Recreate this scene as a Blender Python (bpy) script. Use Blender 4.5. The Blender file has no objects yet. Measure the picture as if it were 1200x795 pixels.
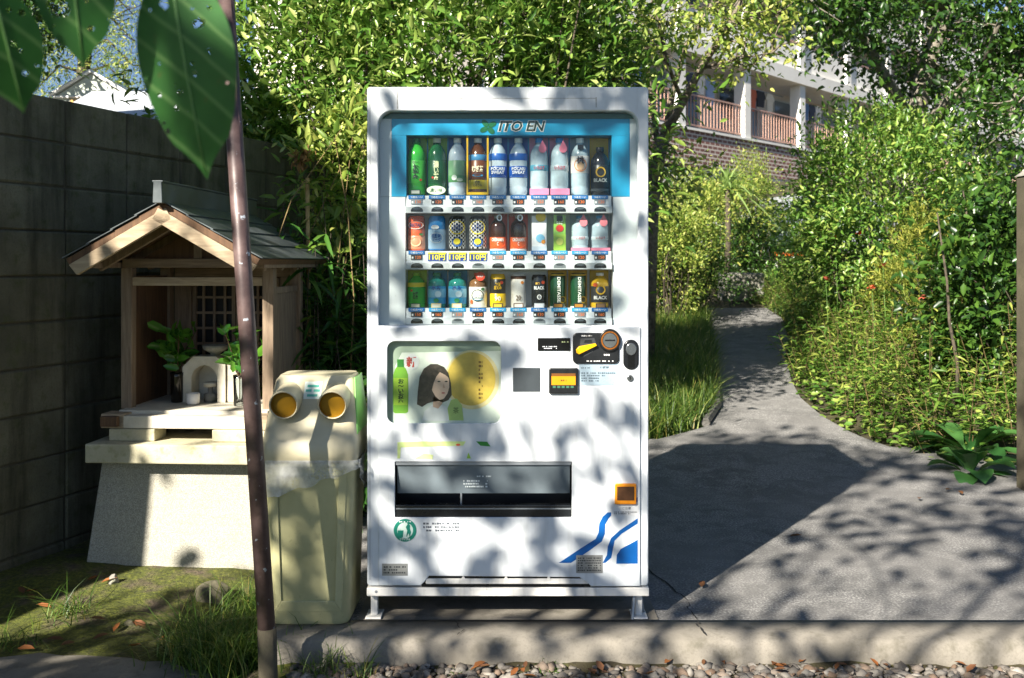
import bpy, bmesh, math, random
import numpy as np
from mathutils import Vector, Matrix

# ------------------------------------------------------------------ camera, sky, sun, exposure
scene = bpy.context.scene
COL = scene.collection
F, CZ, HY = 1167.0, 1.262, 308.0          # focal length in photo pixels, eye height, horizon row
cam_d = bpy.data.cameras.new('camera'); cam = bpy.data.objects.new('camera', cam_d); COL.objects.link(cam)
cam.location = (0, 0, CZ); cam.rotation_euler = (math.radians(90), 0, 0)
cam_d.lens = 35; cam_d.sensor_width = 36; cam_d.shift_y = -0.0746
cam_d.clip_start = 0.02; cam_d.clip_end = 900
cam_d.dof.use_dof = True; cam_d.dof.focus_distance = 3.6; cam_d.dof.aperture_fstop = 6.3
scene.camera = cam

SUN_EL, SUN_AZ = math.radians(32), math.radians(214.3)
world = bpy.data.worlds.new('World'); scene.world = world; world.use_nodes = True
wn = world.node_tree
sky = wn.nodes.new('ShaderNodeTexSky'); sky.sky_type = 'NISHITA'; sky.sun_disc = False
sky.sun_elevation = SUN_EL; sky.sun_rotation = SUN_AZ
sky.air_density = 0.6; sky.dust_density = 0.3; sky.ozone_density = 2.0
wn.links.new(sky.outputs[0], wn.nodes['Background'].inputs[0])
wn.nodes['Background'].inputs[1].default_value = 0.05

TO_SUN = Vector((math.sin(SUN_AZ) * math.cos(SUN_EL), math.cos(SUN_AZ) * math.cos(SUN_EL), math.sin(SUN_EL)))
sun_d = bpy.data.lights.new('sun', 'SUN'); sun_d.energy = 5.0; sun_d.angle = math.radians(0.53); sun_d.color = (1.0, 0.93, 0.82)
sun = bpy.data.objects.new('sun', sun_d); COL.objects.link(sun)
sun.rotation_euler = (-TO_SUN).to_track_quat('-Z', 'Y').to_euler(); sun.location = TO_SUN * 60

vs = scene.view_settings
vs.view_transform = 'Standard'; vs.look = 'None'; vs.exposure = 1.55; vs.gamma = 1.0; vs.use_curve_mapping = False
scene.cycles.use_denoising = True
scene.cycles.max_bounces = 8; scene.cycles.diffuse_bounces = 3; scene.cycles.glossy_bounces = 3
scene.cycles.transmission_bounces = 6; scene.cycles.transparent_max_bounces = 16
scene.cycles.caustics_reflective = False; scene.cycles.caustics_refractive = False
scene.cycles.sample_clamp_indirect = 6.0

# ------------------------------------------------------------------ helpers
R = random.Random(7)
def at(px, py, Y):
    "world point at depth Y for a photo pixel"
    return ((px - 600) / F * Y, Y, CZ - (py - HY) / F * Y)
def ax(px, Y): return (px - 600) / F * Y
def az(py, Y): return CZ - (py - HY) / F * Y

def lin(h):
    h = h.lstrip('#'); o = []
    for i in (0, 2, 4):
        c = int(h[i:i + 2], 16) / 255
        o.append(c / 12.92 if c <= 0.04045 else ((c + 0.055) / 1.055) ** 2.4)
    return tuple(o) + (1.0,)

class NT:
    "small wrapper to write node trees briefly"
    def __init__(s, name):
        s.m = bpy.data.materials.new(name); s.m.use_nodes = True
        s.t = s.m.node_tree; s.t.nodes.clear(); s.out = s.n('OutputMaterial')
    def n(s, kind, **kw):
        nd = s.t.nodes.new('ShaderNode' + kind)
        for k, v in kw.items(): setattr(nd, k, v)
        return nd
    def l(s, a, b): s.t.links.new(a, b)
    def coord(s, which='Object'): return s.n('TexCoord').outputs[which]
    def noise(s, vec, scale, detail=4, rough=0.55, dist=0.0):
        nd = s.n('TexNoise'); nd.inputs['Scale'].default_value = scale; nd.inputs['Detail'].default_value = detail
        nd.inputs['Roughness'].default_value = rough; nd.inputs['Distortion'].default_value = dist
        if vec is not None: s.l(vec, nd.inputs['Vector'])
        return nd.outputs[0]
    def ramp(s, fac, stops, interp='LINEAR'):
        nd = s.n('ValToRGB'); cr = nd.color_ramp; cr.interpolation = interp
        while len(cr.elements) < len(stops): cr.elements.new(0.5)
        for e, (p, c) in zip(cr.elements, stops):
            e.position = p; e.color = c if len(c) == 4 else (*c, 1)
        s.l(fac, nd.inputs[0]); return nd.outputs[0]
    def mix(s, fac, a, b, mode='MIX'):
        nd = s.n('Mix', data_type='RGBA', blend_type=mode)
        for i, v in ((0, fac), (6, a), (7, b)):
            if hasattr(v, 'node'): s.l(v, nd.inputs[i])
            else: nd.inputs[i].default_value = v
        return nd.outputs[2]
    def math(s, op, a, b=0.0, clamp=False):
        nd = s.n('Math', operation=op, use_clamp=clamp)
        for i, v in enumerate((a, b)):
            if hasattr(v, 'node'): s.l(v, nd.inputs[i])
            else: nd.inputs[i].default_value = v
        return nd.outputs[0]
    def bump(s, h, strength=0.3, dist=0.01):
        nd = s.n('Bump'); nd.inputs['Strength'].default_value = strength; nd.inputs['Distance'].default_value = dist
        s.l(h, nd.inputs['Height']); return nd.outputs[0]
    def pbr(s, col, rough=0.6, metal=0.0, normal=None, spec=0.5, coat=0.0, link=True):
        p = s.n('BsdfPrincipled')
        for nm, v in (('Base Color', col), ('Roughness', rough), ('Metallic', metal), ('Specular IOR Level', spec), ('Coat Weight', coat)):
            if hasattr(v, 'node'): s.l(v, p.inputs[nm])
            else: p.inputs[nm].default_value = v
        if normal is not None: s.l(normal, p.inputs['Normal'])
        if link: s.l(p.outputs[0], s.out.inputs[0])
        return p

_plain = {}
def paint(hexc, rough=0.45, metal=0.0, var=0.10, scale=18.0, coat=0.0):
    "plain coloured surface with faint uneven tone"
    key = (hexc, rough, metal, var, scale, coat)
    if key not in _plain:
        t = NT('paint_' + hexc.lstrip('#')); c = lin(hexc); k = t.coord()
        n = t.noise(k, scale, 5)
        dark = tuple(v * (1 - var) for v in c[:3]) + (1,); lite = tuple(min(1, v * (1 + var)) for v in c[:3]) + (1,)
        col = t.ramp(n, [(0.3, dark), (0.7, lite)])
        r = t.math('MULTIPLY_ADD', t.noise(k, scale * 3, 3), 0.2); r.node.inputs[2].default_value = max(0.03, rough - 0.1)
        t.pbr(col, r, metal, coat=coat); _plain[key] = t.m
    return _plain[key]

def tag(o, label=None, cat=None, group=None, kind=None):
    if label: o['label'] = label
    if cat: o['category'] = cat
    if group: o['group'] = group
    if kind: o['kind'] = kind
    return o
def empty(name, loc=(0, 0, 0), rz=0.0, parent=None):
    o = bpy.data.objects.new(name, None); COL.objects.link(o); o.empty_display_size = 0.05
    o.location = loc; o.rotation_euler = (0, 0, rz); o.parent = parent; return o
def link(name, me, mat=None, parent=None, loc=None, rot=None):
    o = bpy.data.objects.new(name, me); COL.objects.link(o)
    if mat is not None and not me.materials: me.materials.append(mat)
    if parent is not None: o.parent = parent
    if loc is not None: o.location = loc
    if rot is not None: o.rotation_euler = rot
    return o

class MB:
    "collects verts and faces"
    def __init__(s): s.v = []; s.f = []
    def box(s, x0, x1, y0, y1, z0, z1):
        b = len(s.v)
        s.v += [(x, y, z) for z in (z0, z1) for y in (y0, y1) for x in (x0, x1)]
        s.f += [tuple(b + i for i in q) for q in ((0, 2, 3, 1), (4, 5, 7, 6), (0, 1, 5, 4), (2, 6, 7, 3), (0, 4, 6, 2), (1, 3, 7, 5))]
        return s
    def hexa(s, pts):
        "8 points: bottom ring 4, top ring 4"
        b = len(s.v); s.v += [tuple(p) for p in pts]
        s.f += [tuple(b + i for i in q) for q in ((3, 2, 1, 0), (4, 5, 6, 7), (0, 1, 5, 4), (1, 2, 6, 5), (2, 3, 7, 6), (3, 0, 4, 7))]
        return s
    def prism(s, ring, ext):
        "planar ring of 3d points extruded by vector ext"
        b = len(s.v); n = len(ring)
        s.v += [tuple(p) for p in ring] + [tuple(p[i] + ext[i] for i in range(3)) for p in ring]
        s.f.append(tuple(range(b + n - 1, b - 1, -1))); s.f.append(tuple(range(b + n, b + 2 * n)))
        for i in range(n): j = (i + 1) % n; s.f.append((b + i, b + j, b + n + j, b + n + i))
        return s
    def tube(s, pts, rad, seg=8, cap=True):
        pts = [Vector(p) for p in pts]; n = len(pts)
        rad = list(rad) if hasattr(rad, '__len__') else [rad] * n
        b = len(s.v); up = None
        for i in range(n):
            d = (pts[min(i + 1, n - 1)] - pts[max(i - 1, 0)])
            d = d.normalized() if d.length > 1e-9 else Vector((0, 0, 1))
            if up is None: up = Vector((1, 0, 0)) if abs(d.x) < 0.8 else Vector((0, 1, 0))
            u = (up - d * up.dot(d)).normalized(); w = d.cross(u); up = u
            for k in range(seg):
                a = 2 * math.pi * k / seg; p = pts[i] + (u * math.cos(a) + w * math.sin(a)) * rad[i]; s.v.append(tuple(p))
        for i in range(n - 1):
            for k in range(seg):
                k2 = (k + 1) % seg; s.f.append((b + i * seg + k, b + i * seg + k2, b + (i + 1) * seg + k2, b + (i + 1) * seg + k))
        if cap:
            s.f.append(tuple(b + k for k in range(seg - 1, -1, -1))); s.f.append(tuple(b + (n - 1) * seg + k for k in range(seg)))
        return s
    def lathe(s, prof, seg=20, c=(0, 0, 0), sx=1.0, sy=1.0):
        b = len(s.v); n = len(prof)
        for r, z in prof:
            for k in range(seg):
                a = 2 * math.pi * k / seg; s.v.append((c[0] + math.cos(a) * r * sx, c[1] + math.sin(a) * r * sy, c[2] + z))
        for i in range(n - 1):
            for k in range(seg):
                k2 = (k + 1) % seg; s.f.append((b + i * seg + k, b + i * seg + k2, b + (i + 1) * seg + k2, b + (i + 1) * seg + k))
        s.f.append(tuple(b + k for k in range(seg - 1, -1, -1))); s.f.append(tuple(b + (n - 1) * seg + k for k in range(seg)))
        return s
    def mesh(s, name, smooth=False):
        me = bpy.data.meshes.new(name); me.from_pydata(s.v, [], s.f); me.update()
        if smooth: me.polygons.foreach_set('use_smooth', [True] * len(me.polygons))
        return me
    def build(s, name, mat, parent=None, smooth=False, bevel=0.0, seg=2, loc=None, rot=None, auto=False):
        me = s.mesh(name, smooth or auto); o = link(name, me, mat, parent, loc, rot)
        if auto: me.set_sharp_from_angle(angle=math.radians(35))
        if bevel:
            m = o.modifiers.new('bevel', 'BEVEL'); m.width = bevel; m.segments = seg; m.limit_method = 'ANGLE'; m.angle_limit = math.radians(40)
        return o

def rrect(x0, x1, z0, z1, r, n=6, corners=(1, 1, 1, 1)):
    "rounded rectangle outline; corners: bottom-right, top-right, top-left, bottom-left"
    out = []
    for (cx, cz, a0), on in zip(((x1 - r, z0 + r, -90), (x1 - r, z1 - r, 0), (x0 + r, z1 - r, 90), (x0 + r, z0 + r, 180)), corners):
        if on:
            for k in range(n + 1):
                a = math.radians(a0 + 90 * k / n); out.append((cx + math.cos(a) * r, cz + math.sin(a) * r))
        else:
            out.append(((x1, z0), (x1, z1), (x0, z1), (x0, z0))[(-90, 0, 90, 180).index(a0)])
    return out
def ellipse(cx, cz, rx, rz, n=28):
    return [(cx + math.cos(2 * math.pi * k / n) * rx, cz + math.sin(2 * math.pi * k / n) * rz) for k in range(n)]

def plate(name, outline, y, depth, mat, parent=None, holes=(), bevel=0.0):
    "upright sheet in the XZ plane, front face at y, thickness going back (+y); holes are cut through"
    c = bpy.data.curves.new(name, 'CURVE'); c.dimensions = '2D'; c.fill_mode = 'BOTH'; c.extrude = max(1e-5, depth / 2 - bevel)
    c.bevel_depth = bevel; c.bevel_resolution = 1
    if bevel: c.offset = -bevel
    for ring in (outline, *holes):
        sp = c.splines.new('POLY'); sp.points.add(len(ring) - 1); sp.use_cyclic_u = True
        for p, q in zip(sp.points, ring): p.co = (q[0], q[1], 0, 1)
    ob = bpy.data.objects.new('tmp', c); me = bpy.data.meshes.new_from_object(ob); bpy.data.objects.remove(ob); bpy.data.curves.remove(c)
    co = np.empty(len(me.vertices) * 3); me.vertices.foreach_get('co', co); co = co.reshape(-1, 3)
    me.vertices.foreach_set('co', np.stack([co[:, 0], y + depth / 2 - co[:, 2], co[:, 1]], 1).ravel()); me.name = name
    me.materials.clear(); me.update()
    return link(name, me, mat, parent)

def text(body, cx, cz, y, w, h, mat, parent, name='lettering', bold=0.0, shear=0.0, wrap=None, rot=0.0):
    "flat print fitted in a w x h box centred at (cx, cz), lying just in front of y; wrap=(axis x, axis y, radius) bends it round a cylinder"
    c = bpy.data.curves.new(name, 'FONT'); c.body = body; c.size = 1.0; c.shear = shear; c.offset = bold
    c.resolution_u = 2; c.space_line = 0.85
    c.align_x = 'CENTER'
    ob = bpy.data.objects.new('tmp', c); me = bpy.data.meshes.new_from_object(ob); bpy.data.objects.remove(ob); bpy.data.curves.remove(c)
    co = np.empty(len(me.vertices) * 3); me.vertices.foreach_get('co', co); co = co.reshape(-1, 3)
    if rot:
        a = math.radians(rot); co[:, :2] = co[:, :2] @ np.array([[math.cos(a), math.sin(a)], [-math.sin(a), math.cos(a)]])
    lo, hi = co.min(0), co.max(0); sz = np.maximum(hi - lo, 1e-6)
    sx = w / sz[0]; sz_ = h / sz[1] if h else sx
    x = (co[:, 0] - (lo[0] + hi[0]) / 2) * sx + cx; z = (co[:, 1] - (lo[1] + hi[1]) / 2) * sz_ + cz
    if wrap:
        d = np.clip((x - wrap[0]) / wrap[2], -0.98, 0.98); yy = wrap[1] - np.sqrt(1 - d * d) * wrap[2] - 0.0006
    else: yy = np.full_like(x, y - 0.0006)
    me.vertices.foreach_set('co', np.stack([x, yy, z], 1).ravel()); me.name = name; me.materials.clear(); me.update()
    return link(name, me, mat, parent)

# ------------------------------------------------------------------ foliage tools (numpy)
def nrmz(a): return a / np.maximum(np.linalg.norm(a, axis=-1, keepdims=True), 1e-9)
def raw_mesh(name, V, tris, rnd=None, quads=None):
    me = bpy.data.meshes.new(name); nv = len(V)
    me.vertices.add(nv); me.vertices.foreach_set('co', np.asarray(V, np.float32).ravel())
    k = tris.shape[1]; nf = len(tris)
    me.loops.add(nf * k); me.loops.foreach_set('vertex_index', tris.astype(np.int32).ravel())
    me.polygons.add(nf); me.polygons.foreach_set('loop_start', np.arange(0, nf * k, k, dtype=np.int32))
    if rnd is not None:
        a = me.attributes.new('rnd', 'FLOAT', 'POINT'); a.data.foreach_set('value', np.asarray(rnd, np.float32))
    me.update(calc_edges=True); me.validate(); return me
def leaf_geo(pos, axis, nrm, L, W, rng, fold=0.22, curl=0.25, round_=0.0):
    "returns verts and triangles of pointed folded leaves"
    n = len(pos); axis = nrmz(axis); nrm = nrmz(nrm - axis * (nrm * axis).sum(1, keepdims=True)); side = np.cross(axis, nrm)
    L = np.broadcast_to(L, n)[:, None]; W = np.broadcast_to(W, n)[:, None]
    cu = (curl * (0.4 + rng.random((n, 1)) * 1.2)) * L
    def pt(a, b, c): return pos + axis * L * a + side * W * b + nrm * c
    s1, s2 = 0.30 - 0.06 * round_, 0.68 + 0.06 * round_; w1, w2 = 0.46, 0.36 + 0.08 * round_
    b = pt(0, 0, 0); m = pt(0.5, 0, 0) - nrm * cu * 0.12; t = pt(0.98, 0, 0) - nrm * cu * 0.75
    l1 = pt(s1, -w1, 0) + nrm * W * fold; r1 = pt(s1, w1, 0) + nrm * W * fold
    l2 = pt(s2, -w2, 0) + nrm * W * fold - nrm * cu * 0.32; r2 = pt(s2, w2, 0) + nrm * W * fold - nrm * cu * 0.32
    V = np.stack([b, m, t, l1, l2, r1, r2], 1).reshape(-1, 3)
    T = np.array([[0, 1, 3], [3, 1, 4], [4, 1, 2], [0, 5, 1], [5, 6, 1], [6, 2, 1]])
    return V, (np.arange(n)[:, None, None] * 7 + T[None]).reshape(-1, 3)
def leaves(name, pos, axis, nrm, L, W, mat, parent=None, seed=1, **kw):
    rng = np.random.default_rng(seed); V, T = leaf_geo(pos, axis, nrm, L, W, rng, **kw)
    me = raw_mesh(name, V, T, np.repeat(rng.random(len(pos)), 7)); return link(name, me, mat, parent)
def clump_cloud(n, clumps, csize, rng, center=None, outw=0.7, up=0.35, flat=0.8):
    "n leaf positions gathered in clumps (k x 3) with sizes; returns pos, axis, normal"
    k = rng.integers(0, len(clumps), n); d = rng.normal(size=(n, 3)) * np.array([1, 1, flat])
    cs = np.broadcast_to(csize, len(clumps))[k][:, None]
    pos = clumps[k] + d * cs * 0.5
    c0 = clumps[k] if center is None else np.asarray(center)
    o = nrmz(pos - c0); axis = nrmz(o * outw + rng.normal(size=(n, 3)) * 0.55 + np.array([0, 0, -0.12]))
    nr = nrmz(o * 0.45 + np.array([0, 0, up + 0.4]) + rng.normal(size=(n, 3)) * 0.55)
    return pos, axis, nr
def ellipsoid_clumps(k, c, r, rng, shell=0.55, zmin=None):
    d = nrmz(rng.normal(size=(k * 3, 3))); rad = (shell + (1 - shell) * rng.random((k * 3, 1)) ** 0.6)
    p = np.asarray(c) + d * rad * np.asarray(r)
    if zmin is not None: p = p[p[:, 2] > zmin]
    return p[:k]
def limb(mb, a, b, r0, r1, rng, bend=0.12, n=5, seg=5):
    a = np.asarray(a, float); b = np.asarray(b, float); Ld = np.linalg.norm(b - a)
    off = rng.normal(size=3) * bend * Ld; pts = []; rr = []
    for i in range(n + 1):
        t = i / n; pts.append(a * (1 - t) + b * t + off * math.sin(math.pi * t) + rng.normal(size=3) * 0.012 * Ld * (0 < i < n)); rr.append(r0 * (1 - t) + r1 * t)
    mb.tube(pts, rr, seg, cap=False); return pts
def blades_geo(pos, H, W, lean, rng, segs=3):
    n = len(pos); a = rng.random(n) * 2 * np.pi; d = np.stack([np.cos(a), np.sin(a), np.zeros(n)], 1)
    s = np.stack([-np.sin(a), np.cos(a), np.zeros(n)], 1); tw = rng.normal(size=(n, 1)) * 0.5
    s = nrmz(s + d * tw); V = []
    H = np.broadcast_to(H, n)[:, None]; W = np.broadcast_to(W, n)[:, None]; ln = (lean * (0.3 + rng.random((n, 1)) * 1.2)) * H
    for i in range(segs + 1):
        t = i / segs; c = pos + d * ln * t * t + np.array([0, 0, 1.0]) * H * (t - 0.28 * (ln / H) * t * t)
        w = W * (1 - t) ** 0.7 * 0.5
        if i < segs: V += [c - s * w, c + s * w]
        else: V += [c]
    k = 2 * segs + 1; V = np.stack(V, 1).reshape(-1, 3); T = []
    for i in range(segs - 1): T += [[2 * i, 2 * i + 1, 2 * i + 3], [2 * i, 2 * i + 3, 2 * i + 2]]
    T += [[2 * segs - 2, 2 * segs - 1, 2 * segs]]
    return V, (np.arange(n)[:, None, None] * k + np.array(T)[None]).reshape(-1, 3), k
def blades(name, pos, H, W, lean, mat, parent=None, seed=1, segs=3):
    rng = np.random.default_rng(seed); V, T, k = blades_geo(pos, H, W, lean, rng, segs)
    return link(name, raw_mesh(name, V, T, np.repeat(rng.random(len(pos)), k)), mat, parent)

def leaf_mat(name, stops, rough=0.42, trans=0.35, spec=0.5):
    "leaf colour varies from leaf to leaf; light passes through the blade"
    t = NT(name); a = t.n('Attribute', attribute_name='rnd')
    col = t.ramp(a.outputs['Fac'], [(p, lin(c)) for p, c in stops])
    k = t.noise(t.coord(), 9.0, 3); col = t.mix(t.math('MULTIPLY', k, 0.35), col, lin(stops[0][1]))
    p = t.pbr(col, rough, spec=spec, link=False)
    tr = t.n('BsdfTranslucent'); bright = t.mix(0.35, col, (0.20, 0.36, 0.06, 1)); t.l(bright, tr.inputs[0])
    mx = t.n('MixShader'); mx.inputs[0].default_value = trans; t.l(p.outputs[0], mx.inputs[1]); t.l(tr.outputs[0], mx.inputs[2])
    t.l(mx.outputs[0], t.out.inputs[0]); return t.m
def bark_mat(name, a, b, scale=30):
    t = NT(name); k = t.coord(); n = t.noise(k, scale, 6, 0.6, 0.4)
    t.pbr(t.ramp(n, [(0.35, lin(a)), (0.65, lin(b))]), 0.9, normal=t.bump(n, 0.6, 0.01)); return t.m
# ------------------------------------------------------------------ materials
def mat_asphalt():
    t = NT('asphalt'); k = t.coord(); big = t.noise(k, 1.3, 5); fine = t.noise(k, 110, 3, 0.75); mid = t.noise(k, 22, 6, 0.7)
    c = t.ramp(fine, [(0.34, (0.06, 0.06, 0.06, 1)), (0.50, (0.17, 0.166, 0.16, 1)), (0.68, (0.48, 0.47, 0.44, 1))])
    st = t.noise(k, 4.5, 6, 0.65, 0.8)
    c = t.mix(t.ramp(st, [(0.42, (0.55, 0.55, 0.55, 1)), (0.56, (0, 0, 0, 1))]), c, (0.06, 0.06, 0.058, 1))
    c = t.mix(t.ramp(big, [(0.35, (0, 0, 0, 1)), (0.7, (0.75, 0.75, 0.75, 1))]), c, (0.20, 0.193, 0.183, 1))
    c = t.mix(t.ramp(mid, [(0.55, (0, 0, 0, 1)), (0.75, (0.5, 0.5, 0.5, 1))]), c, (0.28, 0.268, 0.25, 1))
    t.pbr(c, 0.88, normal=t.bump(fine, 0.5, 0.004)); return t.m
def mat_concrete(name, base, dark, lichen=None, scale=1.0, rough=0.9, bump=0.35, world=False, streak=None):
    t = NT(name); k = t.n('NewGeometry').outputs['Position'] if world else t.coord(); n = t.noise(k, 3.0 * scale, 7, 0.6); f = t.noise(k, 120 * scale, 3, 0.7); m = t.noise(k, 14 * scale, 6, 0.65)
    c = t.ramp(n, [(0.3, lin(dark)), (0.68, lin(base))])
    c = t.mix(t.ramp(f, [(0.35, (0.45, 0.45, 0.45, 1)), (0.5, (0, 0, 0, 1))]), c, lin(dark))
    if lichen: c = t.mix(t.ramp(m, [(0.52, (0, 0, 0, 1)), (0.7, (0.75, 0.75, 0.75, 1))]), c, lin(lichen))
    if streak:
        mp = t.n('Mapping'); t.l(k, mp.inputs[0]); mp.inputs['Scale'].default_value = (5, 5, 0.55); s1 = t.noise(mp.outputs[0], 1.6, 6, 0.65)
        c = t.mix(t.ramp(s1, [(0.45, (0, 0, 0, 1)), (0.68, (0.85, 0.85, 0.85, 1))]), c, lin(streak))
        mp2 = t.n('Mapping'); t.l(k, mp2.inputs[0]); mp2.inputs['Scale'].default_value = (3, 3, 0.4); mp2.inputs['Location'].default_value = (7, 3, 1); s2 = t.noise(mp2.outputs[0], 1.4, 5, 0.6)
        c = t.mix(t.ramp(s2, [(0.52, (0, 0, 0, 1)), (0.75, (0.6, 0.6, 0.6, 1))]), c, lin('9a9078'))
    h = t.math('ADD', t.math('MULTIPLY', f, 0.5), m); t.pbr(c, rough, normal=t.bump(h, bump, 0.006)); return t.m
def mat_terrazzo():
    t = NT('washed_stone'); k = t.coord(); v = t.n('TexVoronoi'); v.inputs['Scale'].default_value = 300; t.l(k, v.inputs['Vector'])
    c = t.ramp(v.outputs['Color'], [(0.1, lin('85837a')), (0.45, lin('a09d90')), (0.85, lin('bab6a8'))])
    c = t.mix(t.ramp(t.noise(k, 4, 5), [(0.4, (0, 0, 0, 1)), (0.75, (0.5, 0.5, 0.5, 1))]), c, lin('9a9886'))
    t.pbr(c, 0.85, normal=t.bump(v.outputs['Distance'], 0.5, 0.004)); return t.m
def mat_wood(name, a, b, scale=1.0, axis=(14, 14, 1.2)):
    t = NT(name); mp = t.n('Mapping'); t.l(t.coord(), mp.inputs[0]); mp.inputs['Scale'].default_value = axis
    n = t.noise(mp.outputs[0], 5 * scale, 6, 0.6, 0.6); c = t.ramp(n, [(0.3, lin(a)), (0.7, lin(b))])
    t.pbr(c, 0.75, normal=t.bump(n, 0.25, 0.003)); return t.m
def mat_moss():
    t = NT('moss_soil'); k = t.coord(); a = t.noise(k, 2.2, 6, 0.6); f = t.noise(k, 60, 5, 0.7); g = t.noise(k, 7, 5, 0.6)
    moss = t.ramp(f, [(0.3, lin('2f3413')), (0.55, lin('565c1c')), (0.75, lin('7f8029'))])
    soil = t.ramp(f, [(0.3, lin('3a3026')), (0.7, lin('6e6150'))])
    c = t.mix(t.ramp(g, [(0.50, (0, 0, 0, 1)), (0.68, (1, 1, 1, 1))]), moss, soil)
    t.pbr(c, 0.95, normal=t.bump(t.math('ADD', f, t.math('MULTIPLY', g, 1.5)), 0.8, 0.02)); return t.m
def mat_soil():
    t = NT('garden_soil'); k = t.coord(); f = t.noise(k, 12, 6, 0.7)
    t.pbr(t.ramp(f, [(0.3, lin('2a2418')), (0.55, lin('3f3a22')), (0.75, lin('555a2a'))]), 0.95, normal=t.bump(f, 0.7, 0.03)); return t.m
def mat_glass(name, tint=(0.97, 0.99, 0.98, 1), strength=1.0, rough=0.02):
    "thin clear sheet: passes light straight on, mirrors a little more at a slant"
    t = NT(name); tr = t.n('BsdfTransparent'); tr.inputs[0].default_value = tint
    gl = t.n('BsdfGlossy'); gl.inputs['Roughness'].default_value = rough; fr = t.n('Fresnel'); fr.inputs[0].default_value = 1.45
    mx = t.n('MixShader'); t.l(t.math('MULTIPLY', fr.outputs[0], strength), mx.inputs[0]); t.l(tr.outputs[0], mx.inputs[1]); t.l(gl.outputs[0], mx.inputs[2])
    t.l(mx.outputs[0], t.out.inputs[0]); return t.m
M = {}
M['asphalt'] = mat_asphalt()
M['kerb'] = mat_concrete('kerb_concrete', '8f897e', '6a655b', '595549')
M['path'] = mat_concrete('path_concrete', '6a6863', '504e4b', '45473e', 1.0)
M['block'] = mat_concrete('block_concrete', '77725c', '4d4a3a', '484d2a', 1.0, 0.95, 0.6, True, '2b2819')
M['mortar'] = mat_concrete('mortar', '5d5644', '3b362a', '41422a')
M['terrazzo'] = mat_terrazzo()
M['cap_stone'] = mat_concrete('cap_stone', 'c9c2a6', 'a39c80', '8c8a63', 1.5)
M['pale_stone'] = mat_concrete('pale_stone', 'd8d2c2', 'b5ae9c', None, 3.0)
M['grey_stone'] = mat_concrete('grey_stone', '9b988e', '6a675f', '70734f', 2.0)
M['moss'] = mat_moss(); M['soil'] = mat_soil()
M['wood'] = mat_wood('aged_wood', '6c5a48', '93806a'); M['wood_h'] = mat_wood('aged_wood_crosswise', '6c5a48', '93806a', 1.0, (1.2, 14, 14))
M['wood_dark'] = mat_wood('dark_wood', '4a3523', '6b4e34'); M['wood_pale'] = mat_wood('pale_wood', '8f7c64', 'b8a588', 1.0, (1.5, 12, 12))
M['glass'] = mat_glass('clear_glass', strength=0.4)
M['clear'] = mat_glass('clear_plastic', (0.90, 0.94, 0.95, 1), 1.6, 0.08)

# ------------------------------------------------------------------ ground
TY = [-300, 5.5, 7, 8.5, 11, 15, 20, 28, 32, 60, 400]; TZ = [0, 0, 0.08, 0.22, 0.40, 0.79, 1.7, 3.6, 3.9, 4.1, 4.1]
def terr(x, y):
    return np.interp(y, TY, TZ)
def sstep(a, b, x): t = np.clip((x - a) / (b - a), 0, 1); return t * t * (3 - 2 * t)
def vnoise(x, y, seed=0):
    o = 0
    for i, (fx, fy, am) in enumerate(((1.3, 1.7, 1), (3.1, 2.3, .5), (5.7, 6.1, .3), (11.3, 9.7, .16), (23, 21, .09))):
        o = o + am * np.sin(x * fx + seed + i * 1.7 + np.sin(y * fy * .7 + i)) * np.cos(y * fy + seed * 1.3 + i * 2.1)
    return o
PR = [(3.0, 5.45), (2.72, 5.85), (2.52, 6.35), (2.38, 6.85), (2.31, 7.4), (2.32, 8.0), (2.42, 8.6), (2.72, 9.9), (3.06, 11), (3.42, 12.6), (3.45, 13.6), (2.9, 14.5), (0.6, 15.2)]
GRAVEL_Z = -0.085
def ground_h(x, y):
    z = terr(x, y) - 0.035
    front = 1 - sstep(3.30, 3.345, y); left = 1 - sstep(-0.86, -0.70, x)
    low = GRAVEL_Z + 0.006 * vnoise(x * 2, y * 2)
    mound = -0.105 + 0.05 * sstep(3.7, 4.3, y) + 0.012 * vnoise(x * 3, y * 3, 2)
    near = (y < 9)
    z = np.where(near, z * (1 - left) + left * np.where(y < 6.5, mound, mound * (1 - sstep(6.5, 9, y)) + z * sstep(6.5, 9, y)), z)
    z = np.where((y < 3.5) & (x > -0.86), z * (1 - front) + low * front, z)
    ed = np.interp(y, [p[1] for p in PR], [p[0] for p in PR]); bank = sstep(.06, .7, x - ed) * sstep(6.0, 7.0, y) * (1 - sstep(14, 18, y))
    z = z + 0.16 * bank
    return z
def grid_axis(lo, hi, flo, fhi, fine, grow=1.35):
    a = list(np.arange(flo, fhi + 1e-6, fine)); s = fine
    while a[-1] < hi: s *= grow; a.append(a[-1] + s)
    s = fine
    while a[0] > lo: s *= grow; a.insert(0, a[0] - s)
    return np.array(a)
gx = grid_axis(-350, 350, -3.2, 4.6, 0.05); gy = grid_axis(-350, 600, 2.4, 8.0, 0.05)
X, Y = np.meshgrid(gx, gy); Z = ground_h(X, Y)
V = np.stack([X, Y, Z], -1).reshape(-1, 3); w = len(gx)
i, j = np.meshgrid(np.arange(len(gy) - 1), np.arange(w - 1), indexing='ij'); q = (i * w + j).ravel()
Q = np.stack([q, q + 1, q + w + 1, q + w], 1)
g = link('ground', raw_mesh('ground', V, Q), M['moss']); tag(g, kind='structure')
g.data.polygons.foreach_set('use_smooth', [True] * len(Q)); g.data.materials.append(M['soil'])
cx = X[:-1, :-1].ravel(); cy = Y[:-1, :-1].ravel()
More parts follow.
